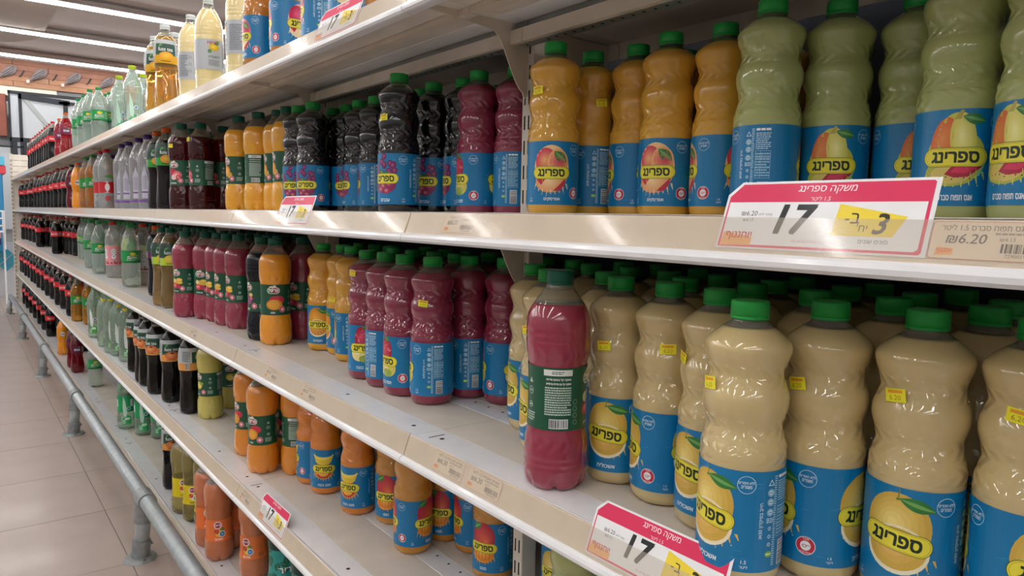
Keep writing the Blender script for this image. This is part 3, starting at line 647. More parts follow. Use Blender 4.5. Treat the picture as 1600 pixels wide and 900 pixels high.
def bottle_meshes(shape, kind):
    key = kind if shape != 'prigat' else 'P.'+kind
    if (shape, kind) in _body: return _body[(shape, kind)]
    prof, disp, seg, c0, c1, cr = SHAPE[shape]
    typ, col, fill, capk = LIQ[key]
    lm = juice(key, col) if typ == 'j' else clearliq(key, col)
    if col in ('#07080d', '#10131c', '#0a0706', '#180c0c', '#0a0910', '#0a0606'): lm = mat('dark_'+key, col, rough=.25, spec=.2, coat=.5, coatr=.015)
    if shape == 'spring': chevrons(lm)
    neck = mat('clear_neck', '#d8d2c0', rough=.05, trans=.8, ior=1.08, spec=.6, coat=1, coatr=.04)
    zf = fill if fill else prof[-1][0]
    low = [p_ for p_ in prof if p_[0] < zf]+[(zf, radius_at(prof, zf))]
    V, F = lathe(low, seg, disp); body = mesh_from('body', V, F, lm, True)
    up = None
    if fill and fill < prof[-1][0]-.004:
        hi = [(zf+.0002, radius_at(prof, zf+.0002)-.0001)]+[p_ for p_ in prof if p_[0] > zf+.001]
        V, F = lathe(hi, seg, disp, close_bottom=False, close_top=False)
        up = mesh_from('neck', V, F, neck, True)
    # cap: ribbed skirt, chamfered top, tamper ring below
    h = c1-c0; cp = [(c0, cr*.985), (c0+.001, cr), (c0+.0032, cr), (c0+.0036, cr*.955), (c0+.0042, cr*.955), (c0+.0046, cr), (c1-.0022, cr*.985), (c1-.0006, cr*.95), (c1, cr*.86), (c1+.00001, cr*.3)]
    def cd_(z, t, r): return -.0005*(.5+.5*math.cos(30*t)) if c0+.005 < z < c1-.002 else 0
    V, F = lathe(cp, 60 if shape in ('spring', 'prigat') else 40, cd_)
    cap = mesh_from('cap', V, F, mat('cap_'+capk, CAPC[capk], rough=.38, spec=.4), True)
    ring = None
    V, F = lathe([(c0-.008, cr*.86), (c0-.0075, cr*.98), (c0-.006, cr*.98), (c0-.0055, cr*.86), (c0, cr*.84)], 36)
    ring = mesh_from('neck_ring', V, F, mat('clear_ring', '#b8c4b0', rough=.1, trans=.7, ior=1.3), True)
    a = ARTS[shape](kind)
    R0 = {'spring': .0467, 'prigat': .0428, 'mint': .0428, 'fuze': .0430, 'sprite': .0432, 'cola': .0430, 'water': .0425, 'lemonade': .0455, 'fanta': .0415, 'redsoda': .0415}[shape]
    wall = [(0, .0470), (.3, .0470)] if shape == 'spring' else [(z, r+(.0006 if shape in ('prigat', 'mint', 'fuze', 'sprite', 'cola', 'fanta', 'redsoda') else .0002)+(.0008 if shape in ('cola', 'water', 'lemonade') else 0)) for z, r in prof]
    lab = a.mesh('label', INK, const_wrap(R0, wall), cut=.005, cuty=(.01 if shape != 'spring' else 0))
    res = (body, up, cap, ring, lab, key); _body[(shape, kind)] = res; return res
_stick = {}
def sticker_mesh(shape, ang, z):
    prof = SHAPE[shape][0]
    a = Art(); a.rect(-.011, .011, -.007, .007, '#f4ec2c', 0); a.rect(-.008, .008, .0022, .0054, '#e8a020', 1); a.text('6.20', 0, -.0022, h=.0052, col='#b89a18', l=2)
    t = random.Random(int(z*9999+ang)).uniform(-.25, .25); c, s = math.cos(t), math.sin(t)
    def f(u, v, off):
        u, v = u*c-v*s, u*s+v*c
        R = max(radius_at(prof, z-.008), radius_at(prof, z+.008), radius_at(prof, z))+off+.0012; th = math.radians(ang)+u/R
        return Vector((R*math.cos(th), R*math.sin(th), z+v))
    return a.mesh('price_sticker', PAPER, f, cut=.004)
# ------------------------------------------------------------------ the gondola: measured positions
XF = .629; Y0 = 1.1026; NB = range(-1, 11); XPOST = .931; YPOST = 1.124; YEND = Y0+10
LEV = {0: CAM_Z+.398, 1: CAM_Z+.006, 2: CAM_Z-.398, 3: CAM_Z-.807, 4: CAM_Z-1.214}   # lip tops
SHN = {0: 'top', 1: 'second', 2: 'third', 3: 'fourth', 4: 'bottom'}
ORD = ['first', 'second', 'third', 'fourth', 'fifth', 'sixth', 'seventh', 'eighth', 'ninth', 'tenth', 'eleventh', 'twelfth', 'thirteenth', 'fourteenth', 'fifteenth', 'sixteenth', 'seventeenth', 'eighteenth', 'nineteenth', 'twentieth']
def ordn(i): return ORD[i] if i < len(ORD) else ('%d%s' % (i+1, {1: 'st', 2: 'nd', 3: 'rd'}.get((i+1) % 10, 'th')))
CREAM = mat('cream_painted_steel', '#d8cebf', rough=.38, noise=.10, nscale=14, coat=.15)
CREAM2 = mat('cream_panel_steel', '#dad2c7', rough=.42, noise=.12, nscale=9)
WHITE = mat('white_painted_steel', '#e6e7ea', rough=.30, noise=.06, nscale=18, coat=.3)
STRIP = mat('ivory_price_strip', '#dccdb6', rough=.30, noise=.08, nscale=25)
GALV = mat('galvanised_steel', '#9ba09c', rough=.45, metal=.6, noise=.2, nscale=12)
DARK = mat('dark_slot', '#15130f', rough=.8)
NAVY = mat('dark_back_panel', '#1c222c', rough=.6)  # near-black colour stands for the shade deep inside the open gondola
# -------- room structure
def st(name, mb, m, **kw): return tag(mb.build(name, m, **kw), kind='structure')
FLOORM = mat('ceramic_floor_tile', '#a99a91', rough=.32, noise=.10, nscale=5, coat=.1)
GROUT = mat('floor_grout', '#6e645d', rough=.9)
fl = st('floor', MB().box(-7, 9, -8, 16, -.2, -.004), GROUT)
tm = MB().box(-.2985, .2985, -.2985, .2985, 0, .0042).build('tile', FLOORM, fl, bevel=.0012)
t0 = tm.data; tm.location = (.484-.3, 2.94-.3, -.004)
for i in range(-4, 2):
    for j in range(-6, 19):
        if i == 0 and j == 0: continue
        obj('tile', t0, fl, (.484-.3+.6*i, 2.94-.3+.6*j, -.004+random.uniform(-.0004, .0004)))
CEILM = mat('taupe_ceiling', '#d6c6bf', rough=.8, noise=.03, nscale=2)
SOFM = mat('pale_soffit', '#c3b2a5', rough=.8, noise=.05, nscale=1.5)
st('ceiling', MB().box(-7, 9, -8, 16, 3.86, 4.0), CEILM)
WALLM = mat('pale_wall', '#b9bcbd', rough=.8, noise=.04, nscale=2)
st('wall_far', MB().box(-7, 9, 14.6, 14.8, 0, 3.86), WALLM)
st('wall_near', MB().box(-7, 9, -8.2, -8, 0, 3.86), WALLM)
st('wall_left', MB().box(-7.2, -7, -8, 14.8, 0, 3.86), WALLM)
st('wall_right', MB().box(9, 9.2, -8, 14.8, 0, 3.86), WALLM)
# rounded pale soffit under the ceiling
n = 14; out = [(-6.9, -7.9), (1.12, -7.9), (1.12, 12.2)]+[(1.12-1.6+1.6*math.cos(PI/2*i/n), 12.2+1.4*math.sin(PI/2*i/n)) for i in range(1, n+1)]+[(-6.9, 13.6)]
V = [(x, y, 3.78) for x, y in out]+[(x, y, 3.855) for x, y in out]; k = len(out)
F = [tuple(reversed(range(k))), tuple(range(k, 2*k))]+[(i, (i+1) % k, k+(i+1) % k, k+i) for i in range(k)]
tag(obj('trim_1', mesh_from('trim_1', V, F, SOFM)), kind='structure')
# linear ceiling lights
TUBEM = mat('lit_tube', '#ffffff', emit=((1.0, .99, .975), TUBE)); HOUS = mat('light_housing', '#9c918c', rough=.6)
GROUPL = 'linear ceiling lights across the aisle'
lt = None
for i, y in enumerate(LIGHT_Y):
    vis = i < 3
    o = empty('ceiling_light', (1.0, y, LIGHT_Z), ('long linear ceiling light, %s from the far wall' % ordn(i)) if vis else 'long linear ceiling light overhead out of view, %s from the far wall' % ordn(i), 'light', GROUPL)
    if i == 0:
        lt = [MB().box(-7.5, 7.5, -.034, .034, -.012, .012).build('tube', TUBEM, o), MB().box(-7.5, 7.5, -.085, .085, .014, .05).build('housing', HOUS, o), MB().box(-.02, .02, -.01, .01, .05, .11).build('hanger', HOUS, o, loc=(-1, 0, 0))]
    else:
        for q in lt:
            c_ = q.copy(); link(c_, o)
# -------- far wall dressing
WOOD = mat('reddish_wood_board', '#8f5f4a', rough=.6, noise=.3, nscale=3)
WOOD2 = mat('lighter_wood_board', '#a27557', rough=.6, noise=.25, nscale=3)
fa = empty('wood_fascia', (1.5, 14.5, 3.35), 'reddish wooden board band high on the far wall', 'fascia')
for i in range(5):
    z = i*.088
    for j, x in enumerate((-3.2, -1.1, .9, 2.9)):
        MB().box(x+(i % 2)*.5-1.5, x+(i % 2)*.5+.49, .0, .06+.005*((i+j) % 2), z, z+.084).build('plank', WOOD if i > 1 else WOOD2, fa)
GREY = mat('grey_carved_fish', '#7d7474', rough=.6, noise=.3, nscale=30); PALE = mat('pale_tip', '#b9b0a8', rough=.6); DKM = mat('dark_metal', '#22262c', rough=.5)
def fish(x, i):
    o = empty('fish_ornament', (x, 14.46, 3.56), 'grey wooden fish ornament on the wood band, %s from the left' % ordn(i), 'ornament', 'fish ornaments on the wood band')
    prof = [(0, .004), (.03, .014), (.08, .036), (.15, .062), (.21, .070), (.26, .062), (.3, .040), (.32, .012)]
    V, F = lathe(spline(prof, .012), 20); V = [(x_, y_*.45, z_) for x_, y_, z_ in V]
    R = Matrix.Rotation(math.radians(52), 3, 'Y'); V = [tuple(R @ Vector((v[0], v[1], v[2]-.16))) for v in V]
    obj('fish_body', mesh_from('fish_body', V, F, GREY, True), o)
    MB().box(-.022, .022, -.012, .012, -.02, .03).build('tail_tip', PALE, o, loc=(-.145, 0, -.12))
    for a_ in (-.04, .0, .04):
        MB().tube((-.08, -.05, -.08+a_), (.09, -.055, .06+a_), .004, 6).build('carved_rib', DKM, o)
for i, x in enumerate((.82, 1.24, 1.73, 2.24)): fish(x, i)
for i, x in enumerate((1.02, 1.48, 1.98)):
    o = empty('hook', (x, 14.44, 3.55), 'small dark hook between fish ornaments, %s from the left' % ordn(i), 'hook', 'dark hooks on the wood band')
    MB().tube((.03, .03, .06), (-.005, .0, -.01), .012, 8).build('hook_arm', DKM, o); MB().tube((-.005, 0, -.01), (-.04, .02, -.05), .009, 8).build('hook_tip', DKM, o)
st('trim_2', MB().box(.2, 1.5, 14.52, 14.6, 3.19, 3.35), mat('cream_board', '#d9cdbb', rough=.7))
cl = empty('glazed_partition', (.8, 14.3, 0), 'black steel framed partition with white panels at the aisle end', 'partition')
BLK = mat('black_frame', '#20242b', rough=.5); PAN = mat('white_panel', '#c3c7cc', rough=.5, noise=.04, nscale=2)
for x0, x1, z0, z1 in ((.805, .83, 1.0, 3.25), (.94, .985, 1.0, 3.22), (1.565, 1.63, 1.0, 3.16), (2.2, 2.26, 1.0, 3.16)):
    MB().box(x0-.8, x1-.8, 0, .05, z0, z1).build('post', BLK, cl, bevel=.003)
for x0, x1, z0, z1 in ((.80, 2.9, 3.20, 3.25), (1.5, 2.9, 3.10, 3.15), (.80, 2.3, 2.43, 2.50), (.60, 2.3, 2.335, 2.36)):
    MB().box(x0-.8, x1-.8, 0, .045, z0, z1).build('rail', BLK, cl, bevel=.003)
pm = MB(); pm.V = [(.14, 0, 3.21), (.14, 0, 3.13), (.86, 0, 3.08), (.86, 0, 3.17), (.14, .04, 3.21), (.14, .04, 3.13), (.86, .04, 3.08), (.86, .04, 3.17)]; pm.F = [(0, 1, 2, 3), (7, 6, 5, 4), (0, 4, 5, 1), (1, 5, 6, 2), (2, 6, 7, 3), (3, 7, 4, 0)]
pm.build('sloping_rail', BLK, cl)
for x0, x1, z0, z1 in ((.83, .94, 2.5, 3.2), (.985, 1.565, 2.5, 3.2), (1.63, 2.2, 2.5, 3.1), (.83, 1.5, 2.36, 2.43), (.60, 1.6, 1.0, 2.33)):
    MB().box(x0-.8, x1-.8, .02, .035, z0, z1).build('panel', PAN, cl)
MB().box(.15, .75, .0, .01, 2.5, 2.502).build('sill', PAN, cl)
dm = MB(); dm.V = [(.17, .006, 3.18), (.24, .006, 3.18), (.74, .006, 2.5), (.66, .006, 2.5), (.17, .02, 3.18), (.24, .02, 3.18), (.74, .02, 2.5), (.66, .02, 2.5)]; dm.F = [(0, 3, 2, 1), (4, 5, 6, 7), (0, 1, 5, 4), (1, 2, 6, 5), (2, 3, 7, 6), (3, 0, 4, 7)]
dm.build('brace', mat('grey_brace', '#a4a9a8', rough=.5), cl)
for x0, x1 in ((.835, .90), (.985, 1.03)): MB().box(x0-.8+.0, x1-.8, -.01, .04, 1.0, 2.43).build('lower_post', BLK, cl)
tag(MB().box(.2, .78, 14.35, 14.5, 2.51, 3.19).build('wood_column', mat('red_wood', '#93503f', rough=.5, noise=.2, nscale=6), bevel=.01), 'red-brown wooden panel at the far left edge', 'panel')
fz = empty('drinks_fridge', (.3, 12.6, 0), 'blue branded-looking display cooler at far left behind the shelf end', 'cooler')
fz['label'] = 'blue display cooler at far left behind the shelf end'
MB().box(-.6, .30, 0, .6, .70, 1.94).build('cooler_body', mat('cooler_blue', '#2d86b8', rough=.4, noise=.1, nscale=4), fz, bevel=.02)
MB().box(-.6, .33, -.02, .6, 1.95, 2.08).build('header', mat('cooler_cyan', '#58b8d8', rough=.4), fz, bevel=.01)
MB().box(-.6, .34, -.01, .6, 1.83, 1.95).build('red_band', mat('cooler_red', '#d4404c', rough=.4), fz, bevel=.01)
rk = empty('wire_rack', (.3, 11.9, 0), 'white wire rack with cartons at the far left edge', 'rack')
for z in (1.30, 1.20, 1.10, 1.02): MB().tube((-.5, 0, z), (.26, 0, z), .010, 8).build('wire', WHITE, rk); MB().tube((-.5, .3, z), (.26, .3, z), .010, 8).build('wire', WHITE, rk)
MB().tube((.26, 0, .78), (.26, 0, 1.31), .012, 8).build('rack_post', WHITE, rk); MB().tube((.26, .3, .0), (.26, .3, 1.31), .012, 8).build('rack_post', WHITE, rk); MB().tube((-.4, 0, 0), (-.4, 0, 1.31), .012, 8).build('rack_post', WHITE, rk)
tag(MB().box(.0, .52, 12.0, 12.15, .93, 1.03).build('carton', mat('carton_red', '#d88a90', rough=.6), bevel=.005), 'pink and white carton on the wire rack', 'carton')
tag(MB().box(.0, .52, 12.0, 12.15, .84, .925).build('carton', mat('carton_navy', '#34305c', rough=.6), bevel=.005), 'navy blue carton under the pink carton', 'carton')
tw = st('trim_3', MB().box(-1.2, .9, 13.2, 13.3, .0, .82), mat('white_low_wall', '#c0c2c6', rough=.5, noise=.05, nscale=3))
TEAL = mat('teal_glazed_tile', '#3d9cb4', rough=.25, noise=.1, nscale=6)
for i in range(-5, 6):
    for j in range(3):
        cx, cz = .62+i*.19+(j % 2)*.095, .43+j*.095+.04; h = .085
        m_ = MB(); m_.V = [(-h, 0, 0), (0, 0, -h), (h, 0, 0), (0, 0, h), (-h, .012, 0), (0, .012, -h), (h, .012, 0), (0, .012, h)]; m_.F = [(0, 1, 2, 3), (4, 7, 6, 5), (0, 4, 5, 1), (1, 5, 6, 2), (2, 6, 7, 3), (3, 7, 4, 0)]
        m_.build('tile', TEAL, tw, loc=(cx, 13.186, cz))
# ------------------------------------------------------------------ uprights
slot = MB()
for z in [i*.05+.18 for i in range(35)]:
    for y in (.008, .021): slot.box(-.0008, .002, y, y+.0035, z, z+.028)
slot_me = None; post_me = None
for n in range(-1, 10):
    y = YPOST+n
    o = empty('upright_post', (XPOST, y, 0), 'cream slotted steel upright, %s from the near end' % ordn(n+1), 'upright', 'slotted uprights of the shelving')
    if post_me is None:
        q = MB().box(0, .040, 0, .032, 0, 1.99).build('post', CREAM, o, bevel=.0015); post_me = q.data
        s_ = slot.build('slots', DARK, q); s_['kind'] = 'stuff'; slot_me = s_.data
    else:
        q = obj('post', post_me, o); s_ = obj('slots', slot_me, q); s_['kind'] = 'stuff'
# ------------------------------------------------------------------ shelves, one thing per bay and level
prof_strip = [(.0117, 0), (.0142, .0002), (.0012, -.0362), (-.0016, -.0362)]
prof_cover = [(.0098, -.0002), (.0104, -.0002), (-.0026, -.0352), (-.0032, -.0352)]
prof_bump = [(.012, -.0365), (-.004, -.036), (-.0085, -.0385), (-.0105, -.0430), (-.0100, -.0480), (-.006, -.0515), (0, -.0522), (.012, -.0522)]
prof_lip = [(.0142, .0002), (.0117, .0012), (.0137, .0018), (.020, -.0012), (.020, -.003), (.0142, -.003)]
L_ = .9975
def bracket_mesh():
    top = -.006; pts = [(.02, top), (.3005, top), (.3005, -.150), (.296, -.156), (.290, -.150)]
    for i in range(9): t = i/8; pts.append((.290-.075*t, -.146+.075*(.5-.5*math.cos(PI*t))+.036*t))
    pts += [(.12, -.026), (.02, -.020)]
    V = [(x, -.0012, z) for x, z in pts]+[(x, .0012, z) for x, z in pts]; k = len(pts)
    F = [tuple(range(k)), tuple(reversed(range(k, 2*k)))]+[(i, k+i, k+(i+1) % k, (i+1) % k) for i in range(k)]
    return mesh_from('bracket', V, F, CREAM)
BR = bracket_mesh()
COVER = bpy.data.materials.new('clear_price_cover'); COVER.use_nodes = True
nt = COVER.node_tree; b = nt.nodes['Principled BSDF']; b.inputs['Base Color'].default_value = (*lin('#d8cdbd'), 1); b.inputs['Roughness'].default_value = .12
b.inputs['Alpha'].default_value = .2; b.inputs['Specular IOR Level'].default_value = .8; b.inputs['Coat Weight'].default_value = .6; b.inputs['Coat Roughness'].default_value = .05
nz = nt.nodes.new('ShaderNodeTexNoise'); nz.inputs['Scale'].default_value = 7; bp = nt.nodes.new('ShaderNodeBump'); bp.inputs['Strength'].default_value = .35; bp.inputs['Distance'].default_value = .004
tcn = nt.nodes.new('ShaderNodeTexCoord'); nt.links.new(tcn.outputs['Object'], nz.inputs['Vector']); nt.links.new(nz.outputs[0], bp.inputs['Height']); nt.links.new(bp.outputs[0], b.inputs['Normal'])
def strip_z(x): return 0
proto = {}
def make_shelf(n, lv):
    y = Y0+n-1+.0012; z = LEV[lv]
    o = empty('store_shelf', (XF, y, z), '%s cream metal shelf board, %s bay from the near end' % ({0: 'topmost', 1: 'eye-level', 2: 'middle', 3: 'knee-height', 4: 'lowest'}[lv], ordn(n+1)), 'shelf', 'shelf boards of the drinks aisle')
    base = lv == 4; key = 'b' if base else 's'
    if key not in proto:
        P = []
        def add(name, mb, m, **kw):
            q = mb.build(name, m, o, **kw); P.append((name, q.data, q.get('kind'))); return q
        add('front_edge', MB().extrude_y(prof_lip, 0, L_), WHITE)
        add('front_panel', MB().box(.0202, .082, 0, L_, -.014, -.0022), WHITE, bevel=.0008)
        add('deck_panel', MB().box(.083, .208, 0, L_, -.014, -.0030), CREAM2, bevel=.0008)
        add('perforated_panel', MB().box(.209, .266, .0, L_, -.014, -.0030), WHITE, bevel=.0008)
        add('rear_panel', MB().box(.267, .300, .0, L_, -.014, -.0030), CREAM2, bevel=.0008)
        # rear part behind the post line, clear of the uprights
        add('back_deck', MB().box(.345, .530, .0, L_, -.014, -.0030).box(.3005, .3445, .056, L_-.002, -.014, -.003), CREAM2)
        h = MB()
        for i in range(20): h.tube((.250, .03+i*.049, -.0031), (.250, .03+i*.049, -.00288), .0034, 8)
        for yy in (.05, .34, .95): h.tube((.05, yy, -.0023), (.05, yy, -.00212), .0048, 12)
        h.box(.034, .068, L_-.030, L_-.0265, -.0023, -.00212)
        q = h.build('punched_holes', DARK, o); q['kind'] = 'stuff'; P.append(('punched_holes', q.data, 'stuff'))
        if not base:
            add('price_channel', MB().extrude_y(prof_strip, .001, L_-.001), STRIP)
            add('clear_cover', MB().extrude_y(prof_cover, .002, L_-.002), COVER)
            add('bumper_trim', MB().extrude_y(prof_bump, 0, L_), WHITE, bevel=0)
            add('underside_rib', MB().box(.02, .045, 0, L_, -.024, -.015), CREAM)
            add('underside_rib', MB().box(.13, .155, 0, L_, -.026, -.015), CREAM)
            add('rear_beam', MB().box(.268, .272, .0, L_, -.050, -.015).box(.268, .300, .0, L_, -.054, -.050), GALV)
            add('beam_flange', MB().box(.255, .2675, .0, L_, -.056, -.030), CREAM)
            add('back_beam', MB().box(.526, .530, 0, L_, -.050, -.015), CREAM)
            hh = MB()
            for i in range(40): hh.tube((.286, .02+i*.024, -.0545), (.286, .02+i*.024, -.0541), .0034, 6)
            q = hh.build('beam_holes', DARK, o); q['kind'] = 'stuff'; P.append(('beam_holes', q.data, 'stuff'))
            for yy in (.037,): q = obj('bracket', BR, o, (0, yy, 0)); P.append(('bracket', BR, None, (0, yy, 0)))
        else:
            add('base_front', MB().box(.004, .0195, 0, L_, -.060, -.0005), CREAM, bevel=.002)
            add('plinth', MB().box(.06, .075, 0, L_, -LEV[4]+.001, -.0145), CREAM2)
        proto[key] = P
    else:
        for it in proto[key]:
            q = obj(it[0], it[1], o, it[3] if len(it) > 3 else (0, 0, 0))
            if it[2]: q['kind'] = it[2]
    return o
for lv in LEV:
    for n in NB:
        if n+1 > 11: continue
        make_shelf(n, lv)
# dark sheets painted as the shaded interior behind the decks, and one side divider
bk = None
for n in range(-1, 11):
    q = obj('back_panel', bk) if bk else MB().box(0, .012, 0, .996, 0, 1.78).build('back_panel', NAVY)
    bk = bk or q.data; q.location = (1.2, Y0+n-1+.002, .02)
    tag(q, 'dark sheet for the shaded interior behind the bottles, %s bay from the near end' % ordn(n+1), 'panel', 'dark interior sheets of the shelving')
tag(MB().box(.9725, 1.153, YPOST+.010, YPOST+.022, LEV[1]-.0028, LEV[0]-.0165).build('side_divider', CREAM), 'cream divider plate beside the second upright, eye level', 'divider')
ep = empty('end_panel', (XF-.022, YEND+.004, 0), 'cream slotted end frame closing the far end of the shelving', 'panel')
MB().box(0, .030, 0, .03, 0, 2.035).build('post', CREAM, ep, bevel=.002)
s2 = MB()
for z in [i*.05+.18 for i in range(36)]: s2.box(.008, .013, -.0008, .002, z, z+.03).box(.018, .022, -.0008, .002, z, z+.03)
q = s2.build('slots', DARK, ep); q['kind'] = 'stuff'
MB().box(.030, .58, .010, .022, .02, LEV[0]-.02).build('end_plate', CREAM2, ep)
for i in range(4): MB().box(.030, .58, .006, .022, LEV[0]-.015+i*.074, LEV[0]+.055+i*.074).build('board', CREAM2, ep, bevel=.002)
# ------------------------------------------------------------------ guard rail
PIPE = mat('galvanised_pipe', '#a9b1b4', rough=.38, metal=.35, noise=.15, nscale=30); FIT = mat('cast_fitting', '#92989a', rough=.5, metal=.35, noise=.25, nscale=40, bump=.3)
XR, ZR = .540, .238
gr = empty('guard_rail', (XR, 5, 0), 'galvanised pipe bumper rail on short feet along the shelf base', 'rail')
MB().tube((0, -4.6, ZR), (0, 5.9, ZR), .027, 20).build('pipe', PIPE, gr, smooth=True)
for k_ in range(5):
    a0 = PI/2*k_/5; a1 = PI/2*(k_+1)/5; R_ = .07
    MB().tube((0, 5.9+R_*math.sin(a0), ZR-R_+R_*math.cos(a0)), (0, 5.9+R_*math.sin(a1), ZR-R_+R_*math.cos(a1)), .028, 16).build('elbow', PIPE, gr, smooth=True)
for y in (-3.9, -2.05, -.12, 1.75, 3.8, 5.97):
    ln = MB().tube((0, y, ZR-.02), (-.022, y+.004, .012), .0265, 18); ln.build('leg', PIPE, gr, smooth=True)
    if y < 5.9:
        MB().tube((0, y-.045, ZR), (0, y+.045, ZR), .034, 20).tube((-.003, y, ZR-.02), (-.009, y, ZR-.09), .034, 20).build('tee_fitting', FIT, gr, smooth=False)
    MB().tube((-.015, y+.002, .075), (-.022, y+.004, .012), .033, 18).build('socket', FIT, gr, smooth=False)
    fg = MB().tube((-.022, y+.004, .0005), (-.022, y+.004, .013), .060, 24, r2=.052).build('flange', FIT, gr)
    for s_ in (-1, 1): MB().tube((-.022, y+s_*.044, .012), (-.022, y+s_*.044, .020), .007, 6).build('bolt', GALV, fg)
    MB().tube((.012, y, .055), (.022, y, .055), .006, 6).build('bolt', GALV, gr)
# ------------------------------------------------------------------ promotion signs and price cards in the channels
def strip_fn(y_left, lv, ox=0, lean=0):
    """u right along the strip (toward the camera), v = height above strip top, flat card leaning with the channel"""
    z0 = LEV[lv]; dx = .0130; dz = .036; Ls = math.hypot(dx, dz)
    def f(u, v, off):
        x = XF+.0096+v*(dx/Ls)+ox; z = z0+v*(dz/Ls)
        return Vector((x-off*dz/Ls, y_left-u, z+off*dx/Ls))
    return f
def card(name, art, y_left, lv, label, cat, group=None, ox=.0013):
    me = art.mesh(name, PAPER, strip_fn(y_left, lv, ox), cut=0, base=.0002, off=.00005)
    ctr = Vector((XF, y_left, LEV[lv]))
    for v in me.vertices: v.co -= ctr
    o = obj(name, me, None, ctr); return tag(o, label, cat, group)
def art_promo(W=.205, H0=-.034, H1=.038, small=False, cut=.014):
    a = Art(); PK = '#dc2a5a'; H = H1-H0; x1 = W
    a.poly([(0, H0), (x1, H0), (x1, H1), (cut, H1), (0, H1-cut)], '#e9eaee', 0)
    a.poly([(.002, H0+.002), (x1-.006, H0+.002), (x1-.004, H0+.004), (x1-.004, H1-.004), (x1-.006, H1-.0025), (cut+.002, H1-.0025), (.003, H1-cut-.002)], PK, .6)
    a.poly([(.0045, H0+.0045), (x1-.010, H0+.0045), (x1-.007, H0+.007), (x1-.007, H1-.022), (.0045, H1-.022)], '#eceef0', 1.2)
    a.text(heb('משקה ספרינג'), W*.52, H1-.0095, h=.0085, col='#f8e8ee', l=2, bold=.01, maxw=.072, shear=.1); a.text(heb('1.5 ליטר')[::-1] if False else heb('ליטר')+' 1.5', W*.50, H1-.0185, h=.0045, col='#f8d8e2', l=2)
    a.text('17', W*.40, H0+.032, h=.029, col='#1c1e22', l=3, shear=.2, bold=.03, maxw=.050)
    a.poly([(W*.60, H0+.048), (W*.90, H0+.036), (W*.855, H0+.017), (W*.585, H0+.017)], '#f0d83a', 2)
    a.text('3', W*.80, H0+.029, h=.019, col='#2a2418', l=3, shear=.2, bold=.02); a.text('-'+heb('ב'), W*.67, H0+.034, h=.010, col='#2a2418', l=3); a.text(heb("יח'"), W*.72, H0+.025, h=.007, col='#4a4428', l=3)
    a.text('₪6.20', W*.15, H0+.038, h=.0052, col='#2a2c30', l=3); a.text(heb('מחיר ליח'), W*.24, H0+.037, h=.003, col='#55585e', l=3); a.text('₪4.13', W*.15, H0+.031, h=.0034, col='#55585e', l=3)
    a.poly([(.004, H0+.003), (.040, H0+.004), (.040, H0+.013), (.006, H0+.018)], '#f0b060', 2.6); a.text(heb('יוחננוף'), .024, H0+.0135, h=.009, col='#c82818', l=3.4, bold=.025, maxw=.036)
    a.text(heb('לא כולל ספרינג תה'), W*.48, H0+.010, h=.0030, col='#c87a8a', l=3); a.text(heb('סוגים שונים'), W*.78, H0+.012, h=.0034, col='#7a7c82', l=3)
    return a
def art_price(W=.088, title='ספרינג אגס תפוח סברס 1.5 ליטר', price='₪6.20'):
    a = Art(); H0, H1 = -.0335, -.0015
    a.rrect(0, W, H0, H1, .003, '#d88878', 0); a.rrect(.0006, W-.0006, H0+.0006, H1-.0006, .0026, '#e4d3bb', .8)
    parts = title.split(' 1.5 '); t = heb(parts[1])+' 1.5 '+heb(parts[0]) if len(parts) > 1 else heb(title)
    a.text(t, W*.52, H1-.005, h=.0052, col='#55504a', l=2, bold=.01, maxw=W*.88); a.text(price, W*.30, H1-.0145, h=.0082, col='#3a3a3a', l=2, shear=.15, bold=.015)
    a.lines(W*.52, W*.92, H1-.0115, H1-.0085, '#8a8278', 1, l=2); a.text('₪4.13', W*.62, H1-.0145, h=.003, col='#55504a', l=2)
    a.barcode(W*.58, W*.95, H0+.0065, H1-.018, bg=False); a.text('7290019056645', W*.765, H0+.0042, h=.0028, col='#4a4a4a', l=2, maxw=W*.36)
    a.poly([(.005, H0+.003), (.018, H0+.0035), (.018, H0+.009), (.006, H0+.010)], '#f0a848', 2); a.text(heb('יוחננוף'), .0115, H0+.0065, h=.004, col='#d8502c', l=2.6, maxw=.011, bold=.03)
    return a
PROMO = 'pink promotion signs in the price channels'
card('promotion_sign', art_promo(), .452, 1, 'large pink and white 17 promotion sign on eye-level shelf edge, under the pear juice', 'sign', PROMO)
card('promotion_sign', art_promo(), .630, 2, 'large pink and white 17 promotion sign on middle shelf edge beside grapefruit juice', 'sign', PROMO)
card('promotion_sign', art_promo(.19), 1.915, 3, 'pink and white 17 promotion sign on knee-height shelf edge, above orange drinks', 'sign', PROMO)
card('promotion_sign', art_promo(.205), 1.750, 1, 'glossy pink promotion sign in front of the black grape juice', 'sign', PROMO)
card('promotion_sign', art_promo(), 1.505, 0, 'pink and yellow promotion sign on the topmost shelf edge', 'sign', PROMO)
PRC = 'small printed price cards'
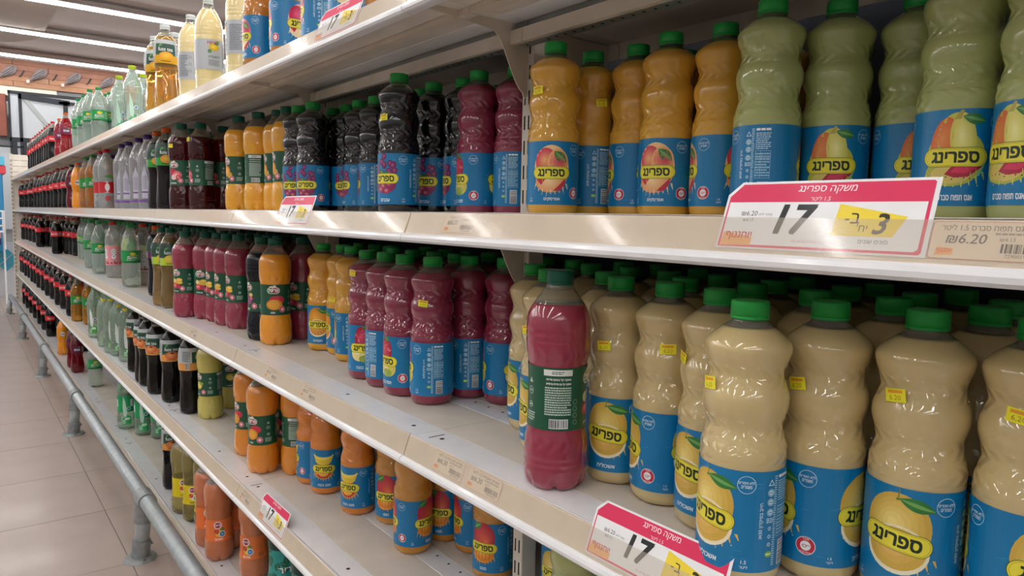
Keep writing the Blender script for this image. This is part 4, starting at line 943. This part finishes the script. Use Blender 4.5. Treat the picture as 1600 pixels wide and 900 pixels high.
for y_, lv, ti, lab in ((.246, 1, 'ספרינג אגס תפוח סברס 1.5 ליטר', 'price card reading 6.20 right of the big sign, eye-level shelf edge'),
        (.985, 1, 'ספרינג ענבים 1.5 ליטר', 'faded price card on eye-level shelf edge below the maroon juice'),
        (1.008, 2, 'ספרינג תות בננה 1.5 ליטר', 'left card of the adjoining pair on the middle shelf edge'),
        (.908, 2, 'ספרינג אשכולית 1.5 ליטר', 'right card of the adjoining pair on the middle shelf edge'),
        (1.845, 2, 'פריגת תפוזים 1.5 ליטר', 'price card on middle shelf edge below the lone orange bottle'),
        (1.600, 2, 'ספרינג תפוזים 1.5 ליטר', 'price card on middle shelf edge below the yellow juice'),
        (2.60, 2, 'פריגת ענבים 1.5 ליטר', 'price card with yellow sticker spot, middle shelf edge near berry juice'),
        (2.075, 3, 'פריגת מנגו 1.5 ליטר', 'price card on knee-height shelf edge left of the pink sign')):
    card('price_card', art_price(title=ti), y_, lv, lab, 'price tag', PRC)
for i, (y_, lv) in enumerate(((9.6, 1), (9.0, 1), (10.2, 1), (10.4, 2), (10.0, 2), (9.5, 2))):
    a = Art(); a.rect(0, .30, -.033, -.002, '#efe6e4', 0); a.rect(0, .30, -.012, -.004, '#e08a90', 1)
    card('price_card', a, y_, lv, 'bright far price card on the %s shelf edge, %s from the left end' % ('eye-level' if lv == 1 else 'middle', ordn(i % 3)), 'price tag', 'far price cards')
# ------------------------------------------------------------------ bottles
BOTTLES = [
[0,"spring","redapple",0.7,1.3,-88.3,1,[]],
[0,"spring","redapple",0.7,1.47,-120.5,1,[]],
[0,"spring","redapple",0.715,1.66,-208.3,1,[]],
[0,"spring","redapple",0.7,1.83,-72.9,1,[]],
[0,"spring","redapple",0.753,1.925,-116.4,1,[]],
[0,"spring","redapple",0.6929,2.02,-42.9,1,[]],
[0,"lemonade","lemonade",0.73,2.3,-192.6,1,[]],
[0,"lemonade","lemonade",0.8,2.48,-107.9,1,[]],
[0,"lemonade","lemonade",0.7203,2.616,-85.4,1,[]],
[0,"lemonade","lemonade",0.7268,2.8655,-214.2,1,[]],
[0,"fuze","goldtea",0.692,3.1102,-102.5,1,[]],
[0,"fuze","goldtea",0.7512,3.2115,-103.2,1,[]],
[0,"fuze","goldtea",0.7033,3.339,-101.9,1,[]],
[0,"water","greenwater",0.7505,4.0823,-100.4,1,[]],
[0,"water","greenwater",0.8374,4.2839,-101.1,1,[]],
[0,"water","greenwater",0.7505,4.439,-99.6,1,[]],
[0,"water","greenwater",0.8333,4.8608,-99.7,1,[]],
[0,"sprite","sprite",0.7177,4.9071,-98.3,1,[]],
[0,"sprite","sprite",0.8038,4.948,-146.7,0,[]],
[0,"sprite","sprite",0.6899,5.0293,-117.8,1,[]],
[0,"sprite","sprite",0.8007,5.0414,-95.4,0,[]],
[0,"sprite","sprite",0.7953,5.1348,-4.3,0,[]],
[0,"sprite","sprite",0.7984,5.2282,-85.1,0,[]],
[0,"sprite","sprite",0.6935,5.2998,-97.5,1,[]],
[0,"sprite","sprite",0.7943,5.3216,-94.5,0,[]],
[0,"sprite","sprite",0.7993,5.415,-22.9,0,[]],
[0,"sprite","sprite",0.7948,5.5084,-21.7,0,[]],
[0,"sprite","sprite",0.6899,5.5118,-97.1,1,[]],
[0,"sprite","sprite",0.7963,5.6018,-29.4,0,[]],
[0,"sprite","sprite",0.8032,5.6952,-77.4,0,[]],
[0,"sprite","sprite",0.7983,5.7886,-106.9,0,[]],
[0,"sprite","sprite",0.7948,5.9754,-56.4,0,[]],
[0,"redsoda","redsodaorange",0.696,6.2451,-96.4,1,[]],
[0,"redsoda","redsodaorange",0.7015,6.6765,-96.0,1,[]],
[0,"cola","cola",0.6903,7.046,-95.6,1,[]],
[0,"cola","cola",0.6903,7.2396,-135.4,1,[]],
[0,"cola","cola",0.6903,7.4173,-45.3,1,[]],
[0,"cola","cola",0.6903,7.6035,-95.2,1,[]],
[0,"cola","cola",0.6903,7.8272,-135.0,1,[]],
[0,"cola","cola",0.8057,8,-78.5,0,[]],
[0,"cola","cola",0.6903,8.0638,-44.9,1,[]],
[0,"cola","cola",0.6903,8.2821,-94.8,1,[]],
[0,"cola","cola",0.6903,8.5119,-134.6,1,[]],
[0,"cola","cola",0.6903,8.754,-44.5,1,[]],
[0,"cola","cola",0.6903,9.0096,-94.4,1,[]],
[1,"spring","pear",0.952,0.2631,-202.6,1,[]],
[1,"spring","pear",0.9764,0.3572,-160.9,1,[]],
[1,"spring","pear",1.06,0.4472,-137.1,1,[]],
[1,"spring","pear",1.0143,0.5339,-155.2,1,[]],
[1,"spring","pear",1.1018,0.5762,-227.4,1,[]],
[1,"spring","pear",0.9412,0.5981,-265.6,1,[]],
[1,"spring","peach",1.0959,0.676,-139.4,0,[]],
[1,"spring","peach",0.9968,0.7164,-94.3,1,[]],
[1,"spring","peach",0.9763,0.8114,-25.3,1,[]],
[1,"spring","peach",1.0967,0.8748,-163.8,0,[]],
[1,"spring","peach",1.0003,0.9064,-90.8,1,[]],
[1,"spring","peach",0.8779,0.9957,2.6,1,[[-175.2,0.225]]],
[1,"spring","peach",0.9793,1.0013,-214.4,1,[[102.0,0.214]]],
[1,"spring","straw",0.9572,1.2072,-248.4,1,[]],
[1,"spring","straw",0.9231,1.2983,-55.4,1,[]],
[1,"spring","grape",0.9476,1.3924,-199.2,1,[]],
[1,"spring","straw",1.0605,1.3988,-59.7,0,[]],
[1,"spring","grape",0.8096,1.4514,-161.2,1,[[-2.6,0.214]]],
[1,"spring","grape",0.9237,1.4866,-149.9,1,[]],
[1,"spring","grape",0.9483,1.584,-175.9,0,[]],
[1,"spring","grape",0.9139,1.7654,-217.4,1,[]],
[1,"spring","grape",0.9139,1.8626,-191.1,1,[[117.1,0.28]]],
[1,"spring","grape",0.9222,1.9594,-120.2,1,[]],
[1,"spring","grape",0.8301,1.9904,-5.6,1,[]],
[1,"spring","grape",0.923,2.0566,-154.2,1,[]],
[1,"spring","grape",0.8262,2.0876,-141.6,1,[]],
[1,"prigat","orangey",0.8306,2.1924,-180.7,1,[]],
[1,"prigat","orangey",0.8381,2.2905,-180.1,1,[]],
[1,"prigat","orangey",0.8064,2.3837,-248.7,1,[]],
[1,"prigat","orangey",0.7895,2.5327,-167.3,1,[]],
[1,"prigat","apple",0.7457,2.8387,-184.7,1,[[14.1,0.261]]],
[1,"prigat","apple",0.8366,2.8764,-166.2,1,[]],
[1,"prigat","apple",0.6985,2.925,-138.4,1,[[-15.8,0.239]]],
[1,"prigat","orangey",0.9036,2.952,-12.7,0,[]],
[1,"prigat","orangey",0.8984,3.0526,-165.4,0,[]],
[1,"prigat","apple",0.7693,3.0632,-164.1,1,[]],
[1,"fuze","mangotea",0.7,3.171,-102.4,1,[]],
[1,"prigat","orangey",0.8998,3.2012,-148.3,0,[]],
[1,"fuze","mangotea",0.7,3.3312,-101.9,1,[]],
[1,"prigat","apple",0.854,3.35,-29.9,0,[]],
[1,"prigat","apple",0.9577,3.35,-102.6,0,[]],
[1,"prigat","apple",0.8451,3.4506,-160.6,0,[]],
[1,"prigat","apple",0.9559,3.4506,-9.9,0,[]],
[1,"water","purple",0.7,3.519,-101.3,1,[]],
[1,"prigat","apple",0.854,3.5512,-33.9,0,[]],
[1,"prigat","apple",0.96,3.5512,-39.3,0,[]],
[1,"water","purple",0.7,3.7114,-100.7,1,[]],
[1,"water","purple",0.7,3.955,-100.0,1,[]],
[1,"prigat","apple",0.8468,4.0542,-8.7,0,[]],
[1,"water","purple",0.7,4.1219,-99.6,1,[]],
[1,"prigat","apple",0.8541,4.2028,-192.4,0,[]],
[1,"prigat","apple",0.8447,4.3034,-52.6,0,[]],
[1,"water","redlab",0.69,4.533,-98.7,1,[]],
[1,"water","redlab",0.69,4.7045,-98.3,1,[]],
[1,"water","purple",0.7958,5.0,-154.4,0,[]],
[1,"sprite","mandarin",0.69,5.0093,-97.8,1,[]],
[1,"water","purple",0.7969,5.0922,-103.0,0,[]],
[1,"water","purple",0.794,5.1844,-192.6,0,[]],
[1,"sprite","mandarin",0.69,5.2691,-97.5,1,[]],
[1,"water","purple",0.7995,5.2766,-166.1,0,[]],
[1,"water","purple",0.8022,5.3688,-39.5,0,[]],
[1,"water","purple",0.8009,5.461,-59.4,0,[]],
[1,"water","purple",0.7987,5.5532,-188.9,0,[]],
[1,"water","purple",0.7993,5.6454,-123.7,0,[]],
[1,"fanta","fanta",0.69,5.6766,-96.9,1,[]],
[1,"water","purple",0.8012,5.7376,-171.1,0,[]],
[1,"water","purple",0.7967,5.8298,-34.8,0,[]],
[1,"water","purple",0.7972,5.922,-115.6,0,[]],
[1,"redsoda","redsoda",0.69,5.9702,-96.6,1,[]],
[1,"water","purple",0.8052,6.0142,-142.5,0,[]],
[1,"water","purple",0.7957,6.1064,-57.0,0,[]],
[1,"water","purple",0.8008,6.1986,-75.0,0,[]],
[1,"water","purple",0.7945,6.2908,-113.7,0,[]],
[1,"cola","cola",0.71,6.4379,-136.3,1,[]],
[1,"cola","cola",0.71,6.6756,-66.1,1,[]],
[1,"cola","cola",0.6903,6.8202,-95.8,1,[]],
[1,"cola","cola",0.71,7.2506,-135.6,1,[]],
[1,"cola","cola",0.7126,7.5932,-65.4,1,[]],
[1,"cola","cola",0.6903,7.6825,-95.1,1,[]],
[1,"cola","cola",0.71,8.1567,-135.0,1,[]],
[1,"cola","cola",0.7103,8.4634,-64.8,1,[]],
[1,"cola","cola",0.6903,8.5532,-94.6,1,[]],
[1,"cola","cola",0.71,9.4558,-134.3,1,[]],
[1,"cola","cola",0.71,10.0379,-64.0,1,[]],
[1,"cola","cola",0.6903,10.4861,-93.8,1,[]],
[2,"spring","lemon",0.8155,0.21,-137.6,1,[[316.5,0.227]]],
[2,"spring","lemon",0.8928,0.28,-177.8,0,[]],
[2,"spring","lemon",1.0929,0.28,-244.1,0,[]],
[2,"spring","lemon",0.9914,0.292,-174.1,0,[]],
[2,"spring","lemon",0.7962,0.3053,-176.0,1,[[345.0,0.228]]],
[2,"spring","lemon",0.8895,0.3794,-82.2,0,[]],
[2,"spring","lemon",1.0934,0.3794,-161.1,0,[]],
[2,"spring","lemon",0.9901,0.3914,-180.1,0,[]],
[2,"spring","lemon",0.7783,0.4008,-84.8,1,[[252.7,0.224]]],
[2,"spring","lemon",0.6933,0.4486,-194.1,1,[[350.4,0.224]]],
[2,"spring","lemon",0.8884,0.4788,-104.1,0,[]],
[2,"spring","lemon",0.9957,0.4908,-129.0,0,[]],
[2,"spring","lemon",1.0939,0.4908,-177.5,0,[]],
[2,"spring","lemon",0.7818,0.5514,-189.8,1,[[336.1,0.225]]],
[2,"spring","lemon",0.8959,0.5782,-62.2,0,[]],
[2,"spring","lemon",0.9924,0.6022,-55.6,0,[]],
[2,"spring","lemon",1.0943,0.6142,-216.1,0,[]],
[2,"spring","lemon",0.7985,0.6471,-86.0,1,[[-53.9,0.226]]],
[2,"spring","lemon",0.8877,0.6896,-117.7,0,[]],
[2,"spring","lemon",0.9947,0.7016,-133.2,0,[]],
[2,"spring","lemon",1.0934,0.7136,-86.0,0,[]],
[2,"spring","lemon",0.8021,0.7443,-157.1,1,[[-8.2,0.214]]],
[2,"prigat","berry",0.706,0.7782,-252.2,1,[]],
[2,"spring","lemon",0.9842,0.801,-79.7,0,[]],
[2,"spring","lemon",1.085,0.813,-156.1,0,[]],
[2,"spring","lemon",0.8554,0.8255,-86.0,1,[]],
[2,"spring","lemon",0.9952,0.9004,-91.1,0,[]],
[2,"spring","lemon",0.8,0.907,-206.4,1,[[379.8,0.214]]],
[2,"spring","lemon",1.0934,0.9124,-142.1,0,[]],
[2,"spring","lemon",0.9891,0.9998,-158.5,0,[]],
[2,"spring","lemon",1.0944,1.0118,-161.3,0,[]],
[2,"spring","lemon",0.865,1.0248,-205.2,1,[]],
[2,"spring","straw",1.0414,1.104,-222.2,0,[]],
[2,"spring","straw",1.0445,1.2034,-227.4,0,[]],
[2,"spring","straw",0.9371,1.2058,-87.9,1,[]],
[2,"spring","straw",0.8052,1.2936,-217.9,1,[[71.4,0.219]]],
[2,"spring","straw",0.9037,1.2971,-220.9,1,[]],
[2,"spring","straw",1.0421,1.3028,-48.6,0,[]],
[2,"spring","straw",0.7928,1.3911,-43.7,1,[]],
[2,"spring","straw",0.9318,1.392,-207.9,0,[]],
[2,"spring","straw",1.0359,1.4022,-120.8,0,[]],
[2,"spring","straw",0.7968,1.4883,88.8,1,[]],
[2,"spring","straw",0.9341,1.4914,-200.9,0,[]],
[2,"spring","straw",1.0425,1.5016,-189.7,0,[]],
[2,"spring","straw",0.7987,1.5854,-130.7,1,[[-34.7,0.261]]],
[2,"spring","straw",0.9304,1.5908,-35.1,0,[]],
[2,"spring","straw",1.0369,1.601,-209.6,0,[]],
[2,"spring","straw",0.9306,1.6902,-150.4,0,[]],
[2,"spring","straw",1.0359,1.7004,-197.7,0,[]],
[2,"spring","orange",0.8593,1.7983,-220.5,1,[]],
[2,"spring","orange",0.9775,1.8,-68.4,0,[]],
[2,"spring","orange",0.8767,1.8939,-64.8,1,[[-89.8,0.162]]],
[2,"spring","orange",0.9823,1.8994,-64.8,0,[]],
[2,"spring","orange",0.8596,1.9896,-138.4,1,[]],
[2,"spring","orange",0.9819,1.9988,-57.3,0,[]],
[2,"prigat","orange",0.7725,2.15,-109.8,1,[]],
[2,"prigat","berry",0.8797,2.198,-152.7,0,[]],
[2,"prigat","berry",0.9862,2.21,-165.1,0,[]],
[2,"prigat","grape",0.7655,2.2481,-168.8,1,[]],
[2,"prigat","grape",0.942,2.3323,38.0,1,[]],
[2,"prigat","berry",0.8825,2.4186,-74.4,0,[]],
[2,"prigat","berry",0.9914,2.4186,-72.7,0,[]],
[2,"prigat","berry",0.7757,2.5091,-167.2,1,[]],
[2,"prigat","berry",0.8799,2.5192,-180.6,0,[]],
[2,"prigat","berry",0.9901,2.5192,-202.6,0,[]],
[2,"prigat","berry",0.7653,2.6069,-166.4,1,[]],
[2,"prigat","berry",0.8855,2.6198,-164.7,0,[]],
[2,"prigat","berry",0.987,2.6198,-163.1,0,[]],
[2,"prigat","berry",0.7624,2.7053,-165.7,1,[]],
[2,"prigat","berry",0.8858,2.7204,-182.6,0,[]],
[2,"prigat","berry",0.9872,2.7204,-157.3,0,[]],
[2,"prigat","berry",0.745,2.8021,-129.9,1,[]],
[2,"prigat","berry",0.8858,2.821,-132.2,0,[]],
[2,"prigat","berry",0.9957,2.821,-51.2,0,[]],
[2,"prigat","berry",0.6935,2.886,-148.5,1,[]],
[2,"prigat","berry",0.8837,2.9216,-205.4,0,[]],
[2,"prigat","berry",0.9947,2.9216,-66.1,0,[]],
[2,"prigat","berry",0.8793,3.0222,-156.4,0,[]],
[2,"prigat","berry",0.9882,3.0222,-19.7,0,[]],
[2,"fuze","lemontea",0.7053,3.1722,-102.5,1,[]],
[2,"prigat","berry",0.8808,3.1948,-70.2,0,[]],
[2,"prigat","berry",0.9895,3.2068,-64.1,0,[]],
[2,"fuze","lemontea",0.6932,3.2606,-102.0,1,[]],
[2,"prigat","berry",0.8816,3.2954,-152.5,0,[]],
[2,"prigat","berry",0.8845,3.396,-155.5,0,[]],
[2,"prigat","berry",0.8841,3.4966,-110.0,0,[]],
[2,"prigat","berry",0.9923,3.5086,-114.4,0,[]],
[2,"prigat","berry",0.8757,3.5972,-38.9,0,[]],
[2,"prigat","berry",0.9926,3.6092,-68.6,0,[]],
[2,"fuze","berrytea",0.7547,3.6691,-101.6,1,[]],
[2,"prigat","berry",0.8749,3.6978,-44.3,0,[]],
[2,"prigat","berry",0.9883,3.7098,-185.1,0,[]],
[2,"prigat","berry",0.8812,3.7984,-27.7,0,[]],
[2,"prigat","berry",0.9922,3.8104,-133.5,0,[]],
[2,"prigat","berry",0.8836,3.899,-122.4,0,[]],
[2,"fuze","lemontea",0.963,3.95,-145.0,0,[]],
[2,"fuze","lemontea",0.862,3.998,-178.7,0,[]],
[2,"fuze","lemontea",0.9651,4.0414,-166.6,0,[]],
[2,"fuze","lemontea",0.8633,4.0894,-31.6,0,[]],
[2,"sprite","sprite",0.7269,4.1403,-90.0,1,[]],
[2,"water","pinkred",0.8027,4.2177,-100.8,1,[]],
[2,"fuze","lemontea",0.8643,4.2888,-110.8,0,[]],
[2,"fuze","lemontea",0.8559,4.3802,-72.6,0,[]],
[2,"fuze","lemontea",0.8593,4.4716,-134.8,0,[]],
[2,"fuze","lemontea",0.8602,4.563,-2.5,0,[]],
[2,"fuze","lemontea",0.9607,4.5704,-185.9,0,[]],
[2,"sprite","sprite",0.8429,4.7,-87.4,0,[]],
[2,"sprite","sprite",0.9466,4.7,-44.6,0,[]],
[2,"water","pink",0.7465,4.767,-98.9,1,[]],
[2,"sprite","sprite",0.8394,4.7934,-72.2,0,[]],
[2,"sprite","sprite",0.9509,4.7934,-171.8,0,[]],
[2,"sprite","sprite",0.8393,4.8868,-192.4,0,[]],
[2,"sprite","sprite",0.946,4.8868,-76.8,0,[]],
[2,"sprite","sprite",0.845,4.9802,-142.1,0,[]],
[2,"sprite","sprite",0.8374,5.0736,-189.4,0,[]],
[2,"sprite","sprite",0.9475,5.0736,-57.4,0,[]],
[2,"sprite","sprite",0.7189,5.0851,-98.0,1,[]],
[2,"sprite","sprite",0.8396,5.191,-36.4,0,[]],
[2,"sprite","sprite",0.8379,5.2844,-122.1,0,[]],
[2,"sprite","sprite",0.8375,5.3778,-139.9,0,[]],
[2,"sprite","sprite",0.8407,5.4712,-133.5,0,[]],
[2,"sprite","sprite",0.947,5.4952,-68.9,0,[]],
[2,"sprite","sprite",0.8348,5.5646,-60.5,0,[]],
[2,"sprite","sprite",0.9512,5.5886,-76.8,0,[]],
[2,"sprite","sprite",0.7435,5.604,-97.6,1,[]],
[2,"sprite","sprite",0.8377,5.658,-120.0,0,[]],
[2,"sprite","sprite",0.9459,5.682,-57.3,0,[]],
[2,"sprite","sprite",0.8362,5.7514,-188.4,0,[]],
[2,"sprite","sprite",0.9505,5.7754,-50.9,0,[]],
[2,"sprite","sprite",0.8419,5.8448,-113.6,0,[]],
[2,"sprite","sprite",0.9445,5.8688,-52.5,0,[]],
[2,"sprite","sprite",0.8452,5.9382,-194.3,0,[]],
[2,"sprite","sprite",0.8439,6.0316,-194.3,0,[]],
[2,"sprite","sprite",0.8409,6.197,-12.5,0,[]],
[2,"sprite","sprite",0.8447,6.2904,-129.7,0,[]],
[2,"sprite","sprite",0.8418,6.3838,-158.5,0,[]],
[2,"sprite","sprite",0.8384,6.4772,-60.4,0,[]],
[2,"sprite","sprite",0.8408,6.5706,-180.3,0,[]],
[2,"sprite","sprite",0.8349,6.664,-42.9,0,[]],
[2,"sprite","sprite",0.8424,6.7574,-67.4,0,[]],
[2,"cola","cola",0.8399,7.0904,-76.8,1,[]],
[2,"cola","cola",0.8343,7.3,-32.4,0,[]],
[2,"cola","cola",0.8095,7.4196,-36.2,1,[]],
[2,"cola","cola",0.7269,7.46,-125.6,1,[]],
[2,"cola","cola",0.8363,7.891,-2.4,0,[]],
[2,"cola","cola",0.9536,7.9594,-79.4,0,[]],
[2,"cola","cola",0.8375,8.1976,-182.4,0,[]],
[2,"cola","cola",0.8412,8.5744,-19.0,0,[]],
[2,"cola","cola",0.841,8.6686,-125.2,0,[]],
[2,"cola","cola",0.7168,8.8396,-34.6,1,[]],
[2,"cola","cola",0.8414,8.857,-44.0,0,[]],
[2,"cola","cola",0.7964,8.9752,-35.1,1,[]],
[2,"cola","cola",0.9487,9.0556,-114.2,0,[]],
[2,"cola","cola",0.8426,9.0592,-24.3,0,[]],
[2,"cola","cola",0.769,10.0023,-94.4,1,[]],
[2,"cola","cola",0.7607,10.3939,-94.2,1,[]],
[2,"cola","cola",0.8459,10.4536,3.7,0,[]],
[2,"cola","cola",0.8398,10.5478,-150.9,0,[]],
[2,"cola","cola",0.7585,10.8144,-94.0,1,[]],
[2,"cola","cola",0.9447,10.8712,-13.4,0,[]],
[2,"cola","cola",0.7291,11.02,-93.8,1,[]],
[2,"cola","cola",0.8211,11.02,-94.3,1,[]],
[3,"spring","pear",0.86,0.885,15.8,1,[]],
[3,"spring","lemon",0.985,1.05,-163.2,1,[]],
[3,"spring","mangob",0.9377,1.2359,-157.2,1,[]],
[3,"spring","mangob",1.0311,1.2629,-169.2,1,[]],
[3,"spring","mangob",0.9744,1.3668,-197.5,1,[]],
[3,"spring","mangob",0.8537,1.4507,-73.5,1,[]],
[3,"spring","mangob",0.9522,1.4614,-143.1,1,[]],
[3,"spring","mangob",0.8938,1.6246,-143.8,1,[]],
[3,"spring","mango",0.8463,1.7348,-154.0,1,[]],
[3,"spring","mango",0.8352,1.9187,-125.5,1,[]],
[3,"spring","mango",0.8321,2.0158,-72.4,1,[]],
[3,"prigat","mango",0.821,2.113,-241.2,1,[]],
[3,"prigat","mango",0.7392,2.1849,-146.7,1,[]],
[3,"prigat","mango",0.8337,2.2123,-170.6,1,[]],
[3,"prigat","mango",0.7577,2.3747,-167.7,1,[]],
[3,"prigat","lemonade",0.7726,2.8872,-165.0,1,[]],
[3,"prigat","lemonade",0.8855,2.9969,43.5,1,[]],
[3,"fuze","peachtea",0.7278,3.0005,-43.6,1,[]],
[3,"fuze","peachtea",0.7082,3.2253,-102.4,1,[]],
[3,"fuze","peachtea",0.6889,3.4075,-136.4,1,[]],
[3,"fuze","peachtea",0.8472,3.4662,-157.5,0,[]],
[3,"fuze","peachtea",0.6889,3.5877,-150.9,1,[]],
[3,"fuze","peachtea",0.689,3.6769,-170.6,1,[]],
[3,"fuze","peachtea",0.8485,3.8318,-114.3,0,[]],
[3,"fuze","peachtea",0.703,3.9428,-160.1,1,[]],
[3,"fuze","peachtea",0.8468,4.0146,-62.0,0,[]],
[3,"water","mintleaf",0.7148,4.226,-99.6,1,[[-21.4,0.281]]],
[3,"water","mintleaf",0.7038,4.4192,-99.0,1,[[6.9,0.28]]],
[3,"water","mintleaf",0.6893,4.5389,-98.6,1,[[-6.5,0.301]]],
[3,"fuze","peachtea",0.8513,4.647,-173.9,0,[]],
[3,"fuze","peachtea",0.8524,4.7384,-52.4,0,[]],
[3,"water","mintleaf",0.6893,4.7559,-88.2,1,[[-26.0,0.278]]],
[3,"water","mintleaf",0.8484,4.9,-90.4,0,[]],
[3,"water","mintleaf",0.8449,4.9922,-79.9,0,[]],
[3,"water","mintleaf",0.8442,5.0844,-129.8,0,[]],
[3,"water","mintleaf",0.6893,5.1395,-117.6,1,[[75.4,0.259]]],
[3,"water","mintleaf",0.8515,5.1886,-124.3,0,[]],
[3,"water","mintleaf",0.855,5.2808,-73.8,0,[]],
[3,"water","mintleaf",0.8552,5.373,-101.2,0,[]],
[3,"water","mintleaf",0.8519,5.4652,-70.3,0,[]],
[3,"water","mintleaf",0.8446,5.5574,-170.7,0,[]],
[3,"water","mintleaf",0.8455,5.6496,-156.9,0,[]],
[3,"sprite","amber",0.7355,5.7322,-97.3,1,[]],
[3,"water","mintleaf",0.8558,5.7418,-64.1,0,[]],
[3,"water","mintleaf",0.8527,5.834,-14.1,0,[]],
[3,"water","mintleaf",0.8462,5.9262,-47.5,0,[]],
[3,"sprite","amber",0.6899,5.9397,-96.6,1,[]],
[3,"water","mintleaf",0.8503,6.0184,-122.2,0,[]],
[3,"water","mintleaf",0.8497,6.1946,-14.9,0,[]],
[3,"cola","cola",0.6903,6.2514,-96.3,1,[]],
[3,"water","mintleaf",0.8526,6.2868,-74.8,0,[]],
[3,"water","mintleaf",0.8558,6.379,-95.4,0,[]],
[3,"water","mintleaf",0.8466,6.4712,-91.9,0,[]],
[3,"cola","cola",0.7,6.7283,-135.9,1,[]],
[3,"cola","cola",0.8185,7,-2.8,0,[]],
[3,"cola","cola",0.6903,7.0197,-45.6,1,[]],
[3,"cola","cola",0.8153,7.1902,-70.3,0,[]],
[3,"cola","cola",0.7,7.5003,-95.3,1,[]],
[3,"cola","cola",0.8197,7.567,-49.2,0,[]],
[3,"cola","cola",0.6903,7.8133,-135.0,1,[]],
[3,"cola","cola",0.821,7.8496,-55.8,0,[]],
[3,"cola","cola",0.822,7.9438,-182.7,0,[]],
[3,"cola","cola",0.7,8.3294,-44.8,1,[]],
[3,"cola","cola",0.8223,8.4748,-192.4,0,[]],
[3,"cola","cola",0.6903,8.6562,-94.6,1,[]],
[3,"cola","cola",0.8188,8.7574,-7.3,0,[]],
[3,"cola","cola",0.7,9.1251,-134.4,1,[]],
[3,"cola","cola",0.6903,9.3692,-44.2,1,[]],
[3,"cola","cola",0.7,9.9045,-94.0,1,[]],
[3,"cola","cola",0.6903,10.2006,-133.9,1,[]],
[3,"cola","cola",0.7,10.7206,-43.7,1,[]],
[3,"cola","cola",0.6903,10.87,-93.6,1,[]],
[4,"mint","mint",0.78,1.9377,-91.9,1,[]],
[4,"mint","mint",0.78,2.1297,-90.1,1,[]],
[4,"prigat","orangelab",0.75,2.3196,-137.9,1,[]],
[4,"prigat","orangelab",0.6935,2.5188,-105.4,1,[]],
[4,"prigat","orangelab",0.7679,2.5831,-141.6,1,[]],
[4,"prigat","orangelab",0.6941,2.6482,-104.7,1,[]],
[4,"prigat","yellowapple",0.7267,2.7899,-104.6,1,[]],
[4,"prigat","yellowapple",0.711,2.8993,-113.8,1,[]],
[4,"prigat","yellowapple",0.6947,3.0036,-103.0,1,[]],
[4,"fuze","peachtea",0.7186,3.3009,-102.3,1,[]],
[4,"water","greenlab",0.8304,4.0898,-101.5,1,[]],
[4,"water","greenlab",0.7737,4.2017,-100.4,1,[]],
[4,"water","greenlab",0.7206,4.3735,-99.4,1,[]],
[4,"sprite","sprite",0.8363,4.4,-47.0,0,[]],
[4,"sprite","sprite",0.8437,4.4934,-125.9,0,[]],
[4,"sprite","sprite",0.8381,4.6802,-29.7,0,[]],
[4,"sprite","sprite",0.8348,4.7736,-92.9,0,[]],
[4,"sprite","sprite",0.836,4.867,-10.4,0,[]],
[4,"sprite","sprite",0.732,5.5478,-97.5,1,[]],
[4,"redsoda","redsoda",0.6918,6.1002,-96.5,1,[]],
[4,"redsoda","redsoda",0.6893,6.3139,-96.2,1,[]],
[4,"fanta","fanta",0.6879,6.9346,-95.7,1,[]],
[4,"cola","cola",0.8354,7,-9.9,0,[]],
[4,"cola","cola",0.8392,7.1902,-188.5,0,[]],
[4,"cola","cola",0.8344,7.3786,-15.2,0,[]],
[4,"cola","cola",0.8429,7.567,-181.6,0,[]],
[4,"cola","cola",0.7,7.9733,-95.0,1,[]],
[4,"cola","cola",0.7,8.4408,-134.7,1,[]],
[4,"cola","cola",0.8415,8.4748,-84.3,0,[]],
[4,"cola","cola",0.8341,8.6632,-165.1,0,[]],
[4,"cola","cola",0.7,8.8933,-44.5,1,[]],
[4,"cola","cola",0.7,9.3929,-94.3,1,[]],
[4,"cola","cola",0.7,9.8646,-134.1,1,[]],
[4,"cola","cola",0.7,10.3825,-43.9,1,[]],
[4,"cola","cola",0.7,10.8546,-93.7,1,[]],
]

counts = {}
# number each kind per shelf and row from the far (left) end
def keyof(t): return t[2] if t[1] != 'prigat' else 'P.'+t[2]
rows = {}
for t in BOTTLES: rows.setdefault((t[0], keyof(t), 'front' if t[6] else 'rear'), []).append(t)
for (lv, key, row), lst in rows.items():
    lst.sort(key=lambda t: math.atan2(t[3], t[4]))        # left to right as seen
    for i, t in enumerate(lst):
        shape, kind = t[1], t[2]
        body, up, cap, ring, lab, _k = bottle_meshes(shape, kind)
        seat = LEV[lv]-.0021 if t[3] < XF+.082+.04 else LEV[lv]-.0028
        shn = {0: 'topmost', 1: 'eye-level', 2: 'middle', 3: 'knee-height', 4: 'lowest'}[lv]
        d = DESC[key].replace(', dark green label', ' with dark green label')
        lbl = '%s, %s from left, %s on %s shelf' % (d, ordn(i), 'in front' if row == 'front' else 'behind', shn) if len(lst) > 1 else '%s, %s on %s shelf' % (d, 'in front' if row == 'front' else 'behind others', shn)
        near = t[4] < 6
        o = empty('soda_bottle' if shape in ('cola', 'sprite', 'fanta', 'redsoda') else ('water_bottle' if shape == 'water' else ('tea_bottle' if shape == 'fuze' else 'juice_bottle')), (t[3], t[4], seat), lbl, 'bottle', DESC[key].split(',')[0]+'s on the %s shelf' % shn, math.radians(t[5]))
        bo = obj('body', body, o); obj('cap', cap, o); nk = bo
        if up and row == 'front' or (up and near): nk = obj('neck', up, o)
        if t[4] < 3.2: obj('neck_ring', ring, nk)
        obj('label', lab, o)
        for a_, z_ in t[7]: obj('price_sticker', sticker_mesh(shape, a_, z_), o)
